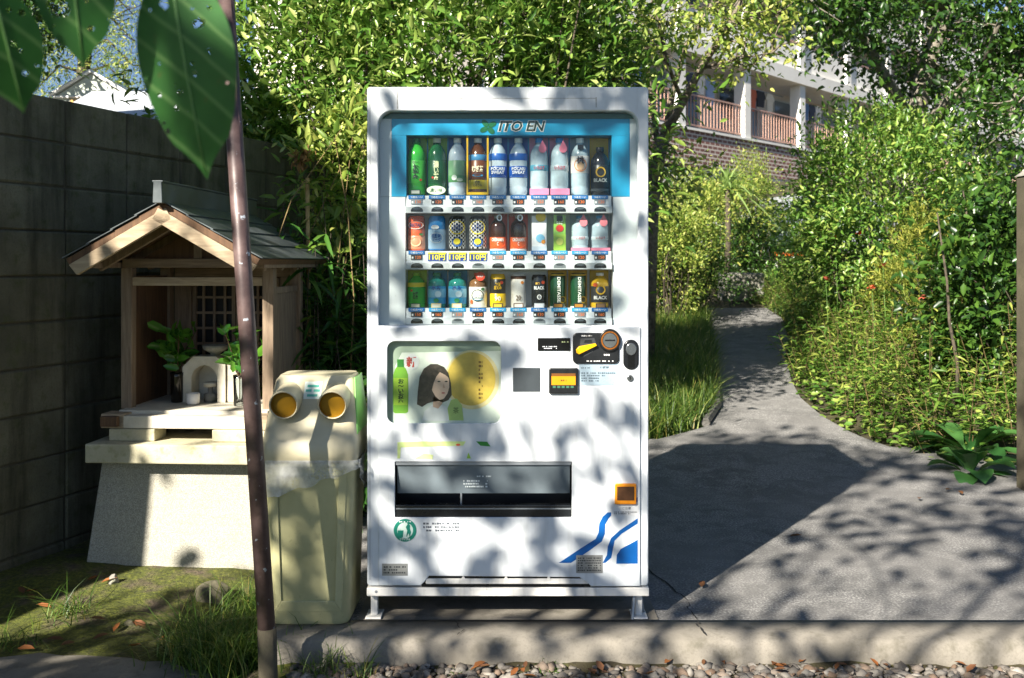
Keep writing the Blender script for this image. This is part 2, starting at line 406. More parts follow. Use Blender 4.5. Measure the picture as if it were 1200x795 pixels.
g.data.polygons.foreach_set('material_index', np.where((cy > 6.6) | (cx > -0.5), 1, 0).astype(np.int32))

# asphalt forecourt, concrete kerb strip with chipped front edge, winding path
def sheet(name, left, right, mat, dz, n=60, m=8):
    "ribbon between two edge polylines (x, y) laid on the terrain"
    def res(pl):
        pl = np.array(pl, float); s = np.r_[0, np.cumsum(np.linalg.norm(np.diff(pl, axis=0), axis=1))]
        u = np.linspace(0, s[-1], n); return np.stack([np.interp(u, s, pl[:, 0]), np.interp(u, s, pl[:, 1])], 1)
    a, b = res(left), res(right); V = []
    for i in range(n):
        for j in range(m + 1):
            p = a[i] * (1 - j / m) + b[i] * j / m; V.append((p[0], p[1], float(terr(p[0], p[1])) + dz))
    Q = np.array([[i * (m + 1) + j, i * (m + 1) + j + 1, (i + 1) * (m + 1) + j + 1, (i + 1) * (m + 1) + j] for i in range(n - 1) for j in range(m)])
    o = link(name, raw_mesh(name, np.array(V), Q), mat); tag(o, kind='structure'); return o
sheet('forecourt', [(-0.80, 3.503), (-0.80, 5.0), (-0.80, 7.0)], [(9.0, 3.503), (9.0, 4.6), (9.0, 5.6)], M['asphalt'], 0.0, 40, 30)
PL = [(0.75, 6.55), (1.0, 6.75), (1.42, 7.15), (1.62, 7.7), (1.78, 8.5), (2.05, 9.9), (2.24, 11), (2.50, 12.6), (2.35, 13.4), (0.6, 14.0)]
sheet('path', PL, PR, M['asphalt'], 0.0012, 110, 8)
sheet('concrete_pad', [(-.545, 3.502), (-.545, 4.28)], [(.515, 3.502), (.515, 4.28)], M['kerb'], 0.006, 6, 6)
# kerb strip
def kerb():
    mb = MB(); xs = np.arange(-0.83, 9.0, 0.04); rng = np.random.default_rng(3); prof = []
    for x in xs:
        n1 = 0.004 * math.sin(x * 7) + 0.003 * math.sin(x * 23 + 1) + rng.normal() * 0.0015; chip = 0.012 * max(0, math.sin(x * 3.1 + 1) - 0.86) * 6
        prof.append([(x, 3.497, -0.06), (x, 3.497, 0.0065), (x, 3.40, 0.005), (x, 3.335 + n1 + chip, 0.003), (x, 3.318 + n1, -0.010 - chip * 0.5), (x, 3.312 + n1, -0.05), (x, 3.308 + n1, -0.20)])
    k = 7; V = [p for r in prof for p in r]; n = len(prof)
    Q = np.array([[i * k + j, i * k + j + 1, (i + 1) * k + j + 1, (i + 1) * k + j] for i in range(n - 1) for j in range(k - 1)])
    o = link('kerb', raw_mesh('kerb', np.array(V), Q), M['kerb']); tag(o, kind='structure'); o.data.polygons.foreach_set('use_smooth', [True] * len(Q))
    end = MB(); end.f.append(tuple(range(k))); end.v = [(p[0] - 0.0, p[1], p[2]) for p in prof[0]]
    e = end.build('kerb_end', M['kerb'], o)
    return o
kerb_o = kerb()
dk = paint('1d1b18', 0.95)
def crack(pts, w, z, parent):
    mb = MB(); rng = random.Random(len(pts)); P2 = []
    for a, b in zip(pts[:-1], pts[1:]):
        for k in range(5):
            t = k / 5; P2.append((a[0] * (1 - t) + b[0] * t + rng.uniform(-.008, .008), a[1] * (1 - t) + b[1] * t + rng.uniform(-.008, .008)))
    P2.append(pts[-1])
    for k, p in enumerate(P2):
        ww = w * (0.4 + rng.random()) * (1 if 0 < k < len(P2) - 1 else 0.1)
        mb.v += [(p[0] - ww / 2, p[1], z), (p[0] + ww / 2, p[1], z)]
    for k in range(len(P2) - 1): mb.f.append((2 * k, 2 * k + 1, 2 * k + 3, 2 * k + 2))
    mb.build('crack', dk, parent)
fc = bpy.data.objects['forecourt']
crack([(0.50, 4.45), (0.56, 4.1), (0.63, 3.8), (0.66, 3.70)], 0.006, 0.0035, fc)
crack([(0.66, 3.70), (0.64, 3.60), (0.655, 3.505)], 0.004, 0.0035, fc)
crack([(0.655, 3.49), (0.64, 3.42), (0.652, 3.345)], 0.006, 0.0105, kerb_o)
crack([(-0.2, 3.49), (-0.17, 3.4), (-0.185, 3.345)], 0.003, 0.0105, kerb_o)
# left kerb line of the path
mb = MB(); pts = [(x - 0.03, y, float(terr(x, y)) + 0.02) for x, y in PL[2:8]]
mb.tube(pts, 0.035, 6); e = mb.build('path_edging', M['path']); tag(e, kind='structure')

# ------------------------------------------------------------------ concrete block wall
WX = lambda y: -2.18 + 0.35 * (y - 4.24)
WL = math.sqrt(1 + 0.35 ** 2); WA = math.atan2(1, 0.35)          # wall runs along +local x
wall_root = empty('block_wall', (WX(4.59), 4.59, 0), WA)
tag(wall_root, 'dark weathered concrete block wall with stained stacked blocks beside the wooden shrine', 'wall')
rng = random.Random(5)
variants = []
for k in range(5):
    mb = MB(); mb.box(0.004, 0.406, 0.0, 0.15, 0.004, 0.199)
    me = mb.mesh('block'); me.materials.append(M['block']); bm = bmesh.new(); bm.from_mesh(me)
    bmesh.ops.bevel(bm, geom=bm.edges[:], offset=0.004 + 0.001 * k, segments=1, affect='EDGES')
    for v in bm.verts: v.co += Vector((rng.uniform(-.0015, .0015), rng.uniform(-.001, .001), rng.uniform(-.0015, .0015)))
    bm.to_mesh(me); bm.free(); variants.append(me)
NB0, NB1 = -4, 8
for r in range(11):
    for c in range(NB0, NB1):
        o = link('block', variants[rng.randrange(5)], None, wall_root)
        o.location = (c * 0.41 + rng.uniform(-.001, .001), rng.uniform(-.004, .004), -0.22 + r * 0.203)
MB().box(NB0 * 0.41 + 0.005, NB1 * 0.41 - 0.005, 0.009, 0.143, -0.3, -0.22 + 11 * 0.203 - 0.006).build('mortar', M['mortar'], wall_root)
MB().box(NB0 * 0.41, NB1 * 0.41, -0.05, 0.2, -0.35, -0.13).build('footing', M['mortar'], wall_root, bevel=0.015)
# ------------------------------------------------------------------ vending machine
VY = 3.5
def vx(p): return ax(p, VY)
def vz(p): return az(p, VY)
def mat_white(name, hexc, dirt=0.16, rough=0.32):
    t = NT(name); k = t.coord(); mp = t.n('Mapping'); t.l(k, mp.inputs[0]); mp.inputs['Scale'].default_value = (9, 9, 1.1)
    streak = t.noise(mp.outputs[0], 3.5, 6, 0.6); blot = t.noise(k, 5, 6, 0.6); sp = t.noise(k, 130, 2)
    c = t.mix(t.ramp(streak, [(0.5, (0, 0, 0, 1)), (0.8, (dirt, dirt, dirt, 1))]), lin(hexc), lin('8d8a80'))
    c = t.mix(t.ramp(sp, [(0.70, (0, 0, 0, 1)), (0.76, (0.35, 0.35, 0.35, 1))]), c, lin('6d675c'))
    r = t.ramp(blot, [(0.3, (rough,) * 3 + (1,)), (0.7, (rough + 0.22,) * 3 + (1,))])
    t.pbr(c, r, normal=t.bump(blot, 0.03, 0.01)); return t.m
M['vm'] = mat_white('machine_white', 'd5dadd', .35); M['vm_in'] = mat_white('machine_inside_white', 'e2e6e9', 0.06, 0.4); M['vm_rail'] = mat_white('machine_rail', 'dedcd6', 0.5, 0.5)
WHITE, BLACK = paint('ececea', 0.4, var=0.02), paint('121315', 0.3)
GREY, DARK = paint('8e9499', 0.4, 0.4), paint('2a2d30', 0.45)
vm = empty('vending_machine', (0, VY, 0))
tag(vm, 'white drinks vending machine with three shelves of sample bottles and cans behind glass', 'vending machine')
vm.location = (0, 0, 0)
x0, x1, zt, zb = vx(430), vx(760), vz(102), vz(687)
# cabinet shell behind the door: back, sides, top, floor
cab = MB(); t_ = 0.03
cab.box(x0 + .004, x0 + t_, VY + 0.05, VY + 0.70, zb, zt - .004).box(x1 - t_, x1 - .004, VY + 0.05, VY + 0.70, zb, zt - .004)
cab.box(x0 + t_, x1 - t_, VY + 0.05, VY + 0.70, zt - t_, zt - .004).box(x0 + t_, x1 - t_, VY + 0.66, VY + 0.70, zb, zt - t_).box(x0 + t_, x1 - t_, VY + 0.05, VY + 0.66, zb, zb + t_)
cab.build('cabinet', M['vm'], vm, bevel=0.004)
# door frame (window opening above, panel opening below)
win = rrect(vx(443), vx(748), vz(382), vz(130), 0.05, 7, (0, 1, 1, 0))
lower = [(vx(443), vz(684)), (vx(750), vz(684)), (vx(750), vz(383.2)), (vx(443), vz(383.2))]
plate('door_frame', rrect(x0, x1, zb, zt, 0.012, 3), VY, 0.05, M['vm'], vm, holes=[win, rrect(vx(452), vx(589), vz(498), vz(398), 0.03, 5), rrect(vx(461), vx(672), vz(608), vz(539), 0.003, 2)], bevel=0.004)
# lower panel sits 6 mm proud with its own edge all round
pst = rrect(vx(454), vx(587), vz(496), vz(400), 0.028, 6); slot = rrect(vx(463), vx(670), vz(606), vz(541), 0.003, 2)
low = [(vx(444), vz(685.5)), (vx(493), vz(685.5)), (vx(497), vz(682)), (vx(503), vz(674.5)), (vx(679), vz(676)), (vx(686), vz(681)), (vx(693), vz(686.5)), (vx(750), vz(686.5)), (vx(750), vz(384)), (vx(444), vz(384))]
lp = plate('lower_panel', low, VY - 0.008, 0.0079, M['vm'], vm, holes=[pst, slot], bevel=0.002)
# window recess lining
WB = VY + 0.15
mb = MB(); 
mb.box(vx(438), vx(443) , VY + 0.0505, WB, vz(384), vz(128)).box(vx(748), vx(753), VY + 0.0505, WB, vz(384), vz(128)).box(vx(438), vx(753), VY + 0.0505, WB, vz(128), vz(124)).box(vx(438), vx(753), VY + 0.0505, WB, vz(388), vz(384))
mb.build('window_lining', M['vm_in'], vm)
MB().box(vx(436), vx(755), WB + 0.001, WB + 0.01, vz(388), vz(122)).build('display_back', M['vm_in'], vm)
def bx_at(mb, pa, pb, qa, qb, Y, d): return mb.box(ax(pa, Y), ax(pb, Y), Y, Y + d, az(qb, Y), az(qa, Y))
HB = VY + 0.052          # header and side fields stand just behind the glass; the drinks stand in a niche behind them
blu = paint('1f9fce', 0.35, var=0.18, scale=3)
bp = bx_at(MB(), 459, 738, 139.5, 158.5, HB, WB - HB - .002).build('blue_header_panel', blu, vm)
bx_at(MB(), 470, 724, 158, 231, WB - .005, .004).build('blue_back_panel', blu, vm)
for a_, b_ in ((459, 476), (717, 738)): bx_at(MB(), a_, b_, 158.7, 230.6, HB, WB - HB - .002).build('blue_side_panel', blu, vm)
for a_, b_ in ((442, 475), (718.5, 749)): bx_at(MB(), a_, b_, 231, 382, HB, WB - HB - .002).build('white_side_panel', M['vm_in'], vm)
for a_, b_ in ((442, 458.7), (738.3, 749)): bx_at(MB(), a_, b_, 139, 230.6, HB, WB - HB - .002).build('white_side_panel', M['vm_in'], vm)
bx_at(MB(), 448, 744, 133, 139.2, HB - .004, .012).build('reflection_shade_band', paint('2c5a45', 0.4), bp)  # dark green reflection and shade under the window top, painted as a strip
text('ITO EN', ax(611.5, HB), az(148, HB), HB - .0012, ax(638.5, HB) - ax(584, HB), 0.036, paint('16382c', .4), bp, bold=0.015, shear=0.25)
text('ITO EN', ax(611.5, HB), az(148, HB), HB - .0003, ax(640, HB) - ax(582.5, HB), 0.043, WHITE, bp, 'lettering_outline', bold=0.075, shear=0.25)
for a in (35, 125, 215, 305):
    c_, s_ = math.cos(math.radians(a)), math.sin(math.radians(a)); ring = []
    for u, v in ellipse(0.017, 0, 0.0155, 0.010, 16): ring.append((ax(572, HB) + (u * c_ - v * s_) * 1.05, az(149, HB) + (u * s_ + v * c_) * .92))
    plate('logo_petal', ring, HB - 0.0022, 0.001, paint('0b6b3c', 0.4), bp)
# glass
MB().box(vx(441), vx(750), VY + 0.030, VY + 0.034, vz(381.5), vz(128)).build('window_glass', M['glass'], vm)

# shelves with price strips and buttons
COLS = [488, 512, 536, 560, 583.4, 607.5, 631.7, 655.6, 679.6, 703]
SY = VY + 0.050
tagblue = paint('1f6fb5', 0.35, var=0.05); tagcyan = paint('2f9fd8', 0.35, var=0.05); ledor = paint('e8762c', 0.4); pricedk = paint('23282d', 0.35)
btn_dark = paint('16191b', 0.25); btn_grey = paint('7f868a', 0.3)
yel110, blu110 = paint('f2e23a', 0.4), paint('1d3f8f', 0.4)
for row, (ya, yb) in enumerate(((229, 250), (294, 316), (361, 381))):
    sh = MB(); bx_at(sh, 476, 716.5, ya + 0.5, yb - 7.5, SY + 0.006, 0.093); sh = sh.build('shelf', M['vm_in'], vm, bevel=0.001)
    bar = bx_at(MB(), 475, 717.5, yb - 8, yb, SY - 0.012, 0.028).build('button_bar', M['vm'], sh, bevel=0.002)
    for ci, cpx in enumerate(COLS):
        Yt = SY + 0.002
        big = row == 1 and ci in (1, 2, 3)
        if big:
            bx_at(MB(), cpx - 10.5, cpx + 10.5, ya + 2, ya + 12, Yt, 0.004).build('price_card', blu110, sh)
            bx_at(MB(), cpx - 10.5, cpx + 10.5, ya + 2.2, ya + 4, Yt - .0006, 0.001).build('price_card_edge', yel110, sh)
            text('110円', ax(cpx, Yt), az(ya + 7.6, Yt), Yt, 0.058, 0.022, yel110, sh, bold=0.03)
        else:
            bx_at(MB(), cpx - 9.5, cpx + 9.5, ya, ya + 4.4, Yt, 0.004).build('price_strip', tagblue if (row == 0 or ci % 3 == 0) else tagcyan, sh, bevel=0.001)
            text('つめた〜い', ax(cpx, Yt), az(ya + 2.2, Yt), Yt, 0.044, 0.008, WHITE, sh, bold=0.02)
            bx_at(MB(), cpx - 6.5, cpx + 6.5, ya + 4.8, ya + 10.6, Yt, 0.004).build('price_display', pricedk if (row * 7 + ci * 5) % 3 else GREY, sh)
            text(('130', '120', '150', '160')[(row + ci) % 4], ax(cpx + 2.0, Yt), az(ya + 7.8, Yt), Yt, 0.02, 0.011, ledor, sh, 'price_digits', bold=0.01)
            bx_at(MB(), cpx - 5.6, cpx - 3.6, ya + 7, ya + 9.4, Yt - .0006, 0.001).build('coin_mark', WHITE, sh)
        Yb = SY - 0.0125; c = ax(cpx + 0.5, Yb); z_ = az(yb - 1.6, Yb); r_ = 0.0215
        ring = [(c - r_, z_)] + [(c + r_ * math.cos(math.radians(a)), z_ + 0.006 + 0.012 * math.sin(math.radians(a))) for a in range(180, -1, -20)] + [(c + r_, z_)]
        b = plate('selection_button', ring[::-1], Yb, 0.002, btn_grey if (row * 3 + ci * 7) % 4 == 0 and row else btn_dark, sh)
        plate('button_lens', ellipse(c, z_ + 0.0125, 0.015, 0.0045, 14), Yb - 0.0006, 0.001, paint('4b5358', 0.2), sh)

def fine(cx, cz, y, w, h, rows, mat, parent, seed=1):
    "print too small to read: broken dark dashes"
    mb = MB(); rr = random.Random(seed); rh = h / rows
    for i in range(rows):
        x = -w / 2; z = cz + h / 2 - (i + .5) * rh
        end = w / 2 if rr.random() < .7 else w * rr.uniform(-.1, .4)
        while x < end:
            d = rh * rr.uniform(.3, .75); 
            if rr.random() < .82: mb.v += [(cx + x, y - .0006, z - rh * .3), (cx + min(x + d, end), y - .0006, z - rh * .3), (cx + min(x + d, end), y - .0006, z + rh * rr.uniform(.1, .3)), (cx + x, y - .0006, z + rh * .25)]; mb.f.append(tuple(range(len(mb.v) - 4, len(mb.v))))
            x += d + rh * rr.uniform(.12, .3)
    return mb.build('fine_print', mat, parent)
# poster window in the lower panel
PB = VY + 0.020
pm = MB().box(vx(450), vx(591), PB, PB + 0.004, vz(500), vz(396)).build('poster_board', paint('e3e9dc', 0.5, var=0.08, scale=4), vm)
def pp(name, ring, k, mat): return plate(name, [(vx(a), vz(b)) for a, b in ring], PB - 0.0007 * k, 0.0005, mat, pm)
def pe(cx, cy, rx, ry, n=26): return [(a, b) for a, b in ellipse(cx, cy, rx, ry, n)]
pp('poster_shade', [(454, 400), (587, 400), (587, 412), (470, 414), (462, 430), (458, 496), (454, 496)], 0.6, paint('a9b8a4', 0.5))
pp('printed_cup', pe(553, 446, 32, 35, 40), 1, paint('f2e0a8', 0.4)); pp('printed_tea', pe(552, 445, 28.5, 31.5, 40), 2, paint('ecc65a', 0.35, var=0.25, scale=14))
fine(vx(563), vz(446), PB - .0018, 0.014, 0.14, 10, paint('7b5a1c', .5), pm)
pp('printed_bottle', [(460, 484), (459.5, 462), (460, 440), (462.5, 433), (465, 430), (465, 422), (472, 422), (472, 430), (475, 433), (477.5, 440), (478, 462), (477.5, 484), (475, 485.5), (462, 485.5)], 1, paint('7fb93c', 0.4))
pp('printed_bottle_cap', [(464.6, 431), (464.6, 422), (472.6, 422), (472.6, 431)], 2, paint('3a8a35', .4))
pp('printed_label', [(460.5, 476), (460.5, 444), (477, 444), (477, 476)], 2, paint('a8cf3e', 0.4))
text('お\n〜\nい\nお\n茶', vx(469), vz(459), PB - .0017, 0.022, 0.085, paint('20401c', .5), pm, bold=.03)
pp('printed_roundel', pe(481.5, 425, 9, 9.5), 2, WHITE); text('新', vx(481.5), vz(425), PB - .0018, 0.036, 0.038, paint('d0483a', .4), pm, bold=0.03)
skin = paint('ecc9b0', 0.5, var=0.04); hair = paint('463d36', 0.45, var=.55, scale=70)
pp('printed_blouse', [(494, 494), (497, 483), (505, 476), (515, 474), (526, 480), (535, 487), (541, 495)], 2, WHITE)
pp('printed_neck', [(507, 478), (507, 466), (517, 466), (518, 474), (513, 480)], 3, paint('dcb59b', .5))
pp('printed_hair', [(488, 475), (489, 460), (491, 443), (496, 433), (504, 427.5), (512, 427.5), (520, 431), (525, 438), (528, 450), (529, 464), (525, 470), (518, 473), (514, 471), (506, 472), (500, 474), (494, 478)], 3, hair)
pp('printed_face', [(505, 452), (506, 443), (510, 436), (517, 434), (523, 438), (526, 446), (526, 455), (524, 462), (520, 468), (515, 470), (510, 466), (506, 459)], 4, skin)
pp('printed_fringe', [(503, 455), (504, 441), (508, 432), (516, 430), (523, 435), (526, 444), (521, 440), (515, 437), (511, 442), (508, 449), (505, 460)], 5, hair)
for e_ in ((514, 448), (522.5, 448)): pp('printed_eye', pe(*e_, 1.9, 0.8, 10), 5, paint('2b211c', .4))
pp('printed_mouth', pe(519, 461.5, 2.2, 0.8, 12), 5, paint('c4635c', .4)); pp('printed_nose', [(518.5, 455.5), (519.5, 450), (521, 455.8)], 5, paint('d7aa90', .5))
pp('printed_can', [(526, 494), (524, 480), (528, 470), (535, 468), (541, 476), (543, 494)], 3, paint('b7d27a', .4)); text('茶', vx(534), vz(482), PB - .0026, .02, .022, paint('2d5a2a', .5), pm)
MB().box(vx(452.6), vx(588.4), VY + 0.0005, VY + 0.0025, vz(497.4), vz(398.6)).build('poster_glass', M['glass'], vm)
# worn sticker strip
st = plate('worn_sticker', [(vx(a), vz(b)) for a, b in ((466, 518), (500, 517), (520, 517), (546, 517), (543, 522), (505, 523), (470, 524), (469, 537), (466, 537))], VY - 0.009, 0.0008, paint('c9dc8e', .5, var=.2), vm)
plate('worn_sticker', [(vx(a), vz(b)) for a, b in ((558, 517), (571, 517.5), (575, 523), (563, 522))], VY - 0.009, 0.0008, paint('2f8a2f', .5), vm)
plate('worn_sticker', [(vx(a), vz(b)) for a, b in ((487, 537), (497, 531), (508, 533), (507, 538))], VY - 0.009, 0.0008, paint('d6e4a0', .5), vm)
plate('worn_sticker', ellipse(vx(537), vz(521), .008, .004, 12), VY - 0.0098, 0.0008, paint('e0613a', .5), vm)
plate('worn_sticker', [(vx(a), vz(b)) for a, b in ((547, 537), (549, 530), (552, 537))], VY - 0.009, 0.0008, paint('9ccb46', .5), vm)
# tape residue outline over the window
for nm, a, b, c, d in (('l', 465, 466.4, 107, 128), ('r', 698, 699.2, 114, 126), ('t', 468, 698, 115, 115.7)):
    MB().box(vx(a), vx(b), VY - 0.0006, VY, vz(d), vz(c)).build('tape_mark', paint('a7a8a6', .7, var=.4, scale=60), vm)
# dispensing slot
so = empty('dispensing_slot', (0, 0, 0), 0, vm)
mb = MB(); mb.box(vx(461), vx(672), VY + 0.16, VY + 0.165, vz(610), vz(536)).box(vx(459), vx(462.6), VY - 0.0005, VY + 0.16, vz(610), vz(536)).box(vx(670.4), vx(674), VY - 0.0005, VY + 0.16, vz(610), vz(536)).box(vx(461), vx(672), VY + .0, VY + 0.16, vz(611), vz(606.5)).box(vx(461), vx(672), VY + .0, VY + 0.16, vz(540.6), vz(537))
mb.build('slot_lining', paint('1a1d20', .5), so)
flap = MB().hexa([(vx(465), VY + .022, vz(580)), (vx(668), VY + .022, vz(580)), (vx(668), VY + .026, vz(580)), (vx(465), VY + .026, vz(580)), (vx(465), VY + .004, vz(545)), (vx(668), VY + .004, vz(545)), (vx(668), VY + .008, vz(545)), (vx(465), VY + .008, vz(545))]).build('flap', paint('6f7a80', 0.12, 0.0, .15, 5), so)  # reflection on the dark glossy flap is put into its grey colour
MB().box(vx(464), vx(669), VY - .004, VY + .01, vz(545), vz(541.5)).build('slot_rail', GREY, so)
MB().box(vx(464), vx(669), VY - .002, VY + .03, vz(606), vz(592)).build('slot_sill', paint('1b1e21', .25), so, bevel=.003)
MB().box(vx(464), vx(669), VY - .003, VY + .02, vz(597), vz(595.5)).build('slot_ridge', GREY, so)
MB().box(vx(539), vx(541), VY + .02, VY + .03, vz(592), vz(580)).build('slot_divider', GREY, so)
fl_t = paint('c9d2d4', .5)
fine(vx(567), vz(559), VY + .009, .05, .009, 1, fl_t, so); fine(vx(557), vz(568), VY + .0125, .085, .03, 3, fl_t, so, 4)
# round recycling mark, small print, plates
gm = paint('16806c', .4)
plate('recycling_mark', ellipse(vx(475), vz(621), .040, .040, 36), VY - .0095, .001, gm, vm, holes=[ellipse(vx(475), vz(621), .028, .028, 30)])
plate('recycling_mark_disc', ellipse(vx(475), vz(621), .0278, .0278, 30), VY - .0090, .001, paint('cfe3d8', .4), vm)
fine(vx(475), vz(610.8), VY - .0096, .042, .008, 1, WHITE, vm); text('リサイクル', vx(475), vz(631.4), VY - .0096, .036, .0085, WHITE, vm, bold=.02)
def ring_px(l): return [(vx(a), vz(b)) for a, b in l]
plate('mark_figure', ring_px([(476.5, 629), (477.5, 621), (476, 617), (478, 614), (481, 615), (480.5, 618.5), (482, 623), (480.5, 629), (479, 624)]), VY - .0105, .001, gm, vm)
plate('mark_figure_head', ellipse(vx(479.3), vz(611.8 + .6), .0055, .0055, 12), VY - .0105, .001, gm, vm)
plate('mark_bin', ring_px([(467, 629), (466.3, 621), (473, 621), (472.4, 629)]), VY - .0105, .001, gm, vm)
fine(vx(517), vz(617), VY - .0085, .125, .036, 3, paint('5a6068', .5), vm, 5)
for a, b, c, d, s_ in ((448, 478, 660, 674, 3), (675, 706, 650, 671, 6)):
    MB().box(vx(a), vx(b), VY - .0092, VY - .008, vz(d), vz(c)).build('rating_plate', paint('9b9d9b', .35, .5, .15, 30), vm)
    fine(vx((a + b) / 2), vz((c + d) / 2), VY - .0093, vx(b) - vx(a) - .012, vz(c) - vz(d) - .012, s_, paint('3d4043', .5), vm)
# blue stripes
blue = paint('0b5499', .35, var=.06)
plate('blue_stripe', ring_px([(655, 659), (679, 643), (698, 631), (701, 624), (702, 613), (706, 605), (712, 600), (719, 600), (713, 607), (709, 614), (708.5, 625), (705, 634), (690, 645), (669, 659)][::1]), VY - .0091, .0008, blue, vm)
plate('blue_stripe', ring_px([(706, 659), (711, 650), (712, 640), (716, 630), (726, 621), (747, 607), (747, 613), (728, 625), (720, 633), (718, 643), (716, 653), (709, 659)]), VY - .0091, .0008, blue, vm)
plate('blue_stripe', ring_px([(722, 660), (722.5, 650), (727, 643), (747, 632), (747, 660)]), VY - .0091, .0008, blue, vm)
plate('blue_stripe', ring_px([(744, 588), (744, 584), (747, 582), (747, 588)]), VY - .0091, .0008, blue, vm)
# coin return, its notice
cr = MB().box(vx(720), vx(745), VY - .020, VY - .006, vz(590), vz(566)).build('coin_return', paint('e08a1b', .3), vm, bevel=.003)
MB().box(vx(722.5), vx(742.5), VY - .0215, VY - .0195, vz(585), vz(569)).build('coin_return_flap', paint('4a3222', .15, var=.3, scale=40), cr)
MB().box(vx(716), vx(748), VY - .0092, VY - .008, vz(604), vz(592)).build('notice_label', paint('d4d6d6', .4), vm)
text('ご注意', vx(734), vz(595), VY - .0093, .03, .009, paint('44484c', .5), vm); fine(vx(733), vz(600.5), VY - .0093, .08, .012, 2, paint('44484c', .5), vm)
# control cluster
MB().box(vx(630), vx(668), VY - .013, VY - .006, vz(411), vz(396)).build('money_display', paint('0d0f10', .12), vm, bevel=.002)
fine(vx(644), vz(407), VY - .0131, .05, .012, 2, paint('c8ccd0', .4), vm); fine(vx(663), vz(400.5), VY - .0131, .03, .009, 1, paint('8f9a70', .4), vm)
cp = plate('coin_plate', rrect(vx(671), vx(725), vz(426), vz(390), .016, 5), VY - .016, .010, paint('191b1d', .35), vm, bevel=.003)
plate('coin_slot_housing', ellipse(vx(714), vz(398.5), .038, .040, 36), VY - .024, .012, paint('141516', .3), vm, bevel=.003)
plate('coin_slot_ring', ellipse(vx(714), vz(398.5), .031, .032, 36), VY - .026, .004, paint('c77a35', .25, .8), vm, holes=[ellipse(vx(714), vz(398.5), .026, .027, 32)])
plate('coin_slot_face', ellipse(vx(714), vz(398.5), .024, .025, 32), VY - .0255, .003, paint('9aa0a2', .2, .9), vm); MB().box(vx(708), vx(720), VY - .0265, VY - .025, vz(399.3), vz(397.6)).build('coin_slit', BLACK, vm)
lv = plate('lever', ring_px([(675, 413), (674.5, 409), (678, 405.5), (686, 404), (697, 402), (699, 404.5), (690, 409), (682, 413), (678, 415)]), VY - .030, .012, paint('f2b90c', .3), vm, bevel=.002)
plate('lever_recess', ring_px([(679, 404), (680, 396.5), (696, 396), (698, 402), (694, 412), (684, 418)]), VY - .0166, .002, paint('3c3f42', .25), vm, holes=[ring_px([(684, 402), (685, 398.5), (693, 398), (694, 402)])])
text('返却レバー', vx(687), vz(393.4), VY - .0161, .038, .006, WHITE, vm, bold=.02); fine(vx(713), vz(415.5), VY - .0161, .034, .010, 1, WHITE, vm, 2); fine(vx(703), vz(422.8), VY - .0161, .095, .007, 1, WHITE, vm, 3)
lk = plate('lock_housing', rrect(vx(730), vx(748), vz(433), vz(398), .026, 7), VY - .014, .010, paint('15171a', .3), vm, bevel=.004)
plate('lock_cylinder', ellipse(vx(739), vz(409), .019, .022, 28), VY - .019, .006, paint('8f9496', .25, .9), lk, bevel=.002)
plate('lock_pull', rrect(vx(735), vx(743), vz(430), vz(414), .006, 4), VY - .0155, .003, paint('060707', .3), lk)
plate('key_lock', ellipse(vx(738), vz(443), .0115, .0115, 22), VY - .014, .007, paint('8a8f91', .25, .9), vm, bevel=.002); plate('key_slit', rrect(vx(737.4), vx(738.6), vz(445), vz(441), .001, 2), VY - .0145, .001, BLACK, vm)
MB().box(vx(601), vx(633), VY - .0105, VY - .006, vz(459), vz(431)).build('card_reader', paint('3d4347', .2), vm, bevel=.002)
bl = MB().box(vx(643), vx(677), VY - .022, VY - .006, vz(461), vz(431)).build('note_slot', paint('17191b', .3), vm, bevel=.004)
MB().box(vx(646), vx(674), VY - .0235, VY - .021, vz(450.5), vz(440)).build('note_slot_label', paint('e58a16', .3), bl); MB().box(vx(646), vx(674), VY - .0245, VY - .021, vz(440), vz(437)).build('note_slit', paint('6e4417', .4), bl)
for q_ in range(5): MB().box(vx(647.5 + q_ * 5.2), vx(651 + q_ * 5.2), VY - .0232, VY - .021, vz(454), vz(451.5)).build('note_light', paint('3d6b57', .3), bl)
fine(vx(660), vz(445), VY - .0236, .02, .009, 1, paint('5b3a0c', .5), bl)
MB().box(vx(678.5), vx(724), VY - .0092, VY - .008, vz(451.5), vz(427)).build('info_sticker', paint('a9bdc9', .3, .2), vm)
fine(vx(686), vz(431), VY - .0093, .03, .006, 1, paint('2d3a44', .5), vm); text('伊藤園', vx(708), vz(430.5), VY - .0093, .03, .008, paint('2d3a44', .5), vm, bold=.02)
fine(vx(701), vz(441.5), VY - .0093, .12, .036, 4, paint('51606b', .5), vm)
# base rail, slot bars, feet
MB().box(vx(430), vx(760.5), VY - .006, VY + .04, vz(698.5), vz(688.6)).build('base_rail', M['vm_rail'], vm, bevel=.003)
MB().box(vx(499), vx(689), VY - .005, VY + .03, vz(684.3), vz(678)).build('kick_bar', M['vm_rail'], vm, bevel=.002)
MB().box(vx(494), vx(692), VY - .0006, VY + .0, vz(688), vz(674)).build('kick_slot', BLACK, vm)
for c in (543, 593, 643): plate('slot_rib', ring_px([(c - 3, 680), (c - 1, 675.5), (c + 1, 675.5), (c + 3, 680)]), VY - .0065, .004, M['vm_rail'], vm)
for c in (437, 750):
    for dy in (0.03, 0.62):
        mb = MB().box(vx(c) - .012, vx(c) + .012, VY + dy, VY + dy + .03, 0.012, zb - .02)
        mb.box(vx(c) - .028, vx(c) + .028, VY + dy - .03, VY + dy + .06, 0.0075, 0.014)
        mb.build('foot', M['vm_rail'], vm, bevel=.002)
MB().tube([(vx(741), VY - .0, .008), (vx(744), VY + .02, .085)], .006, 6).build('anchor_bolt', GREY, vm)
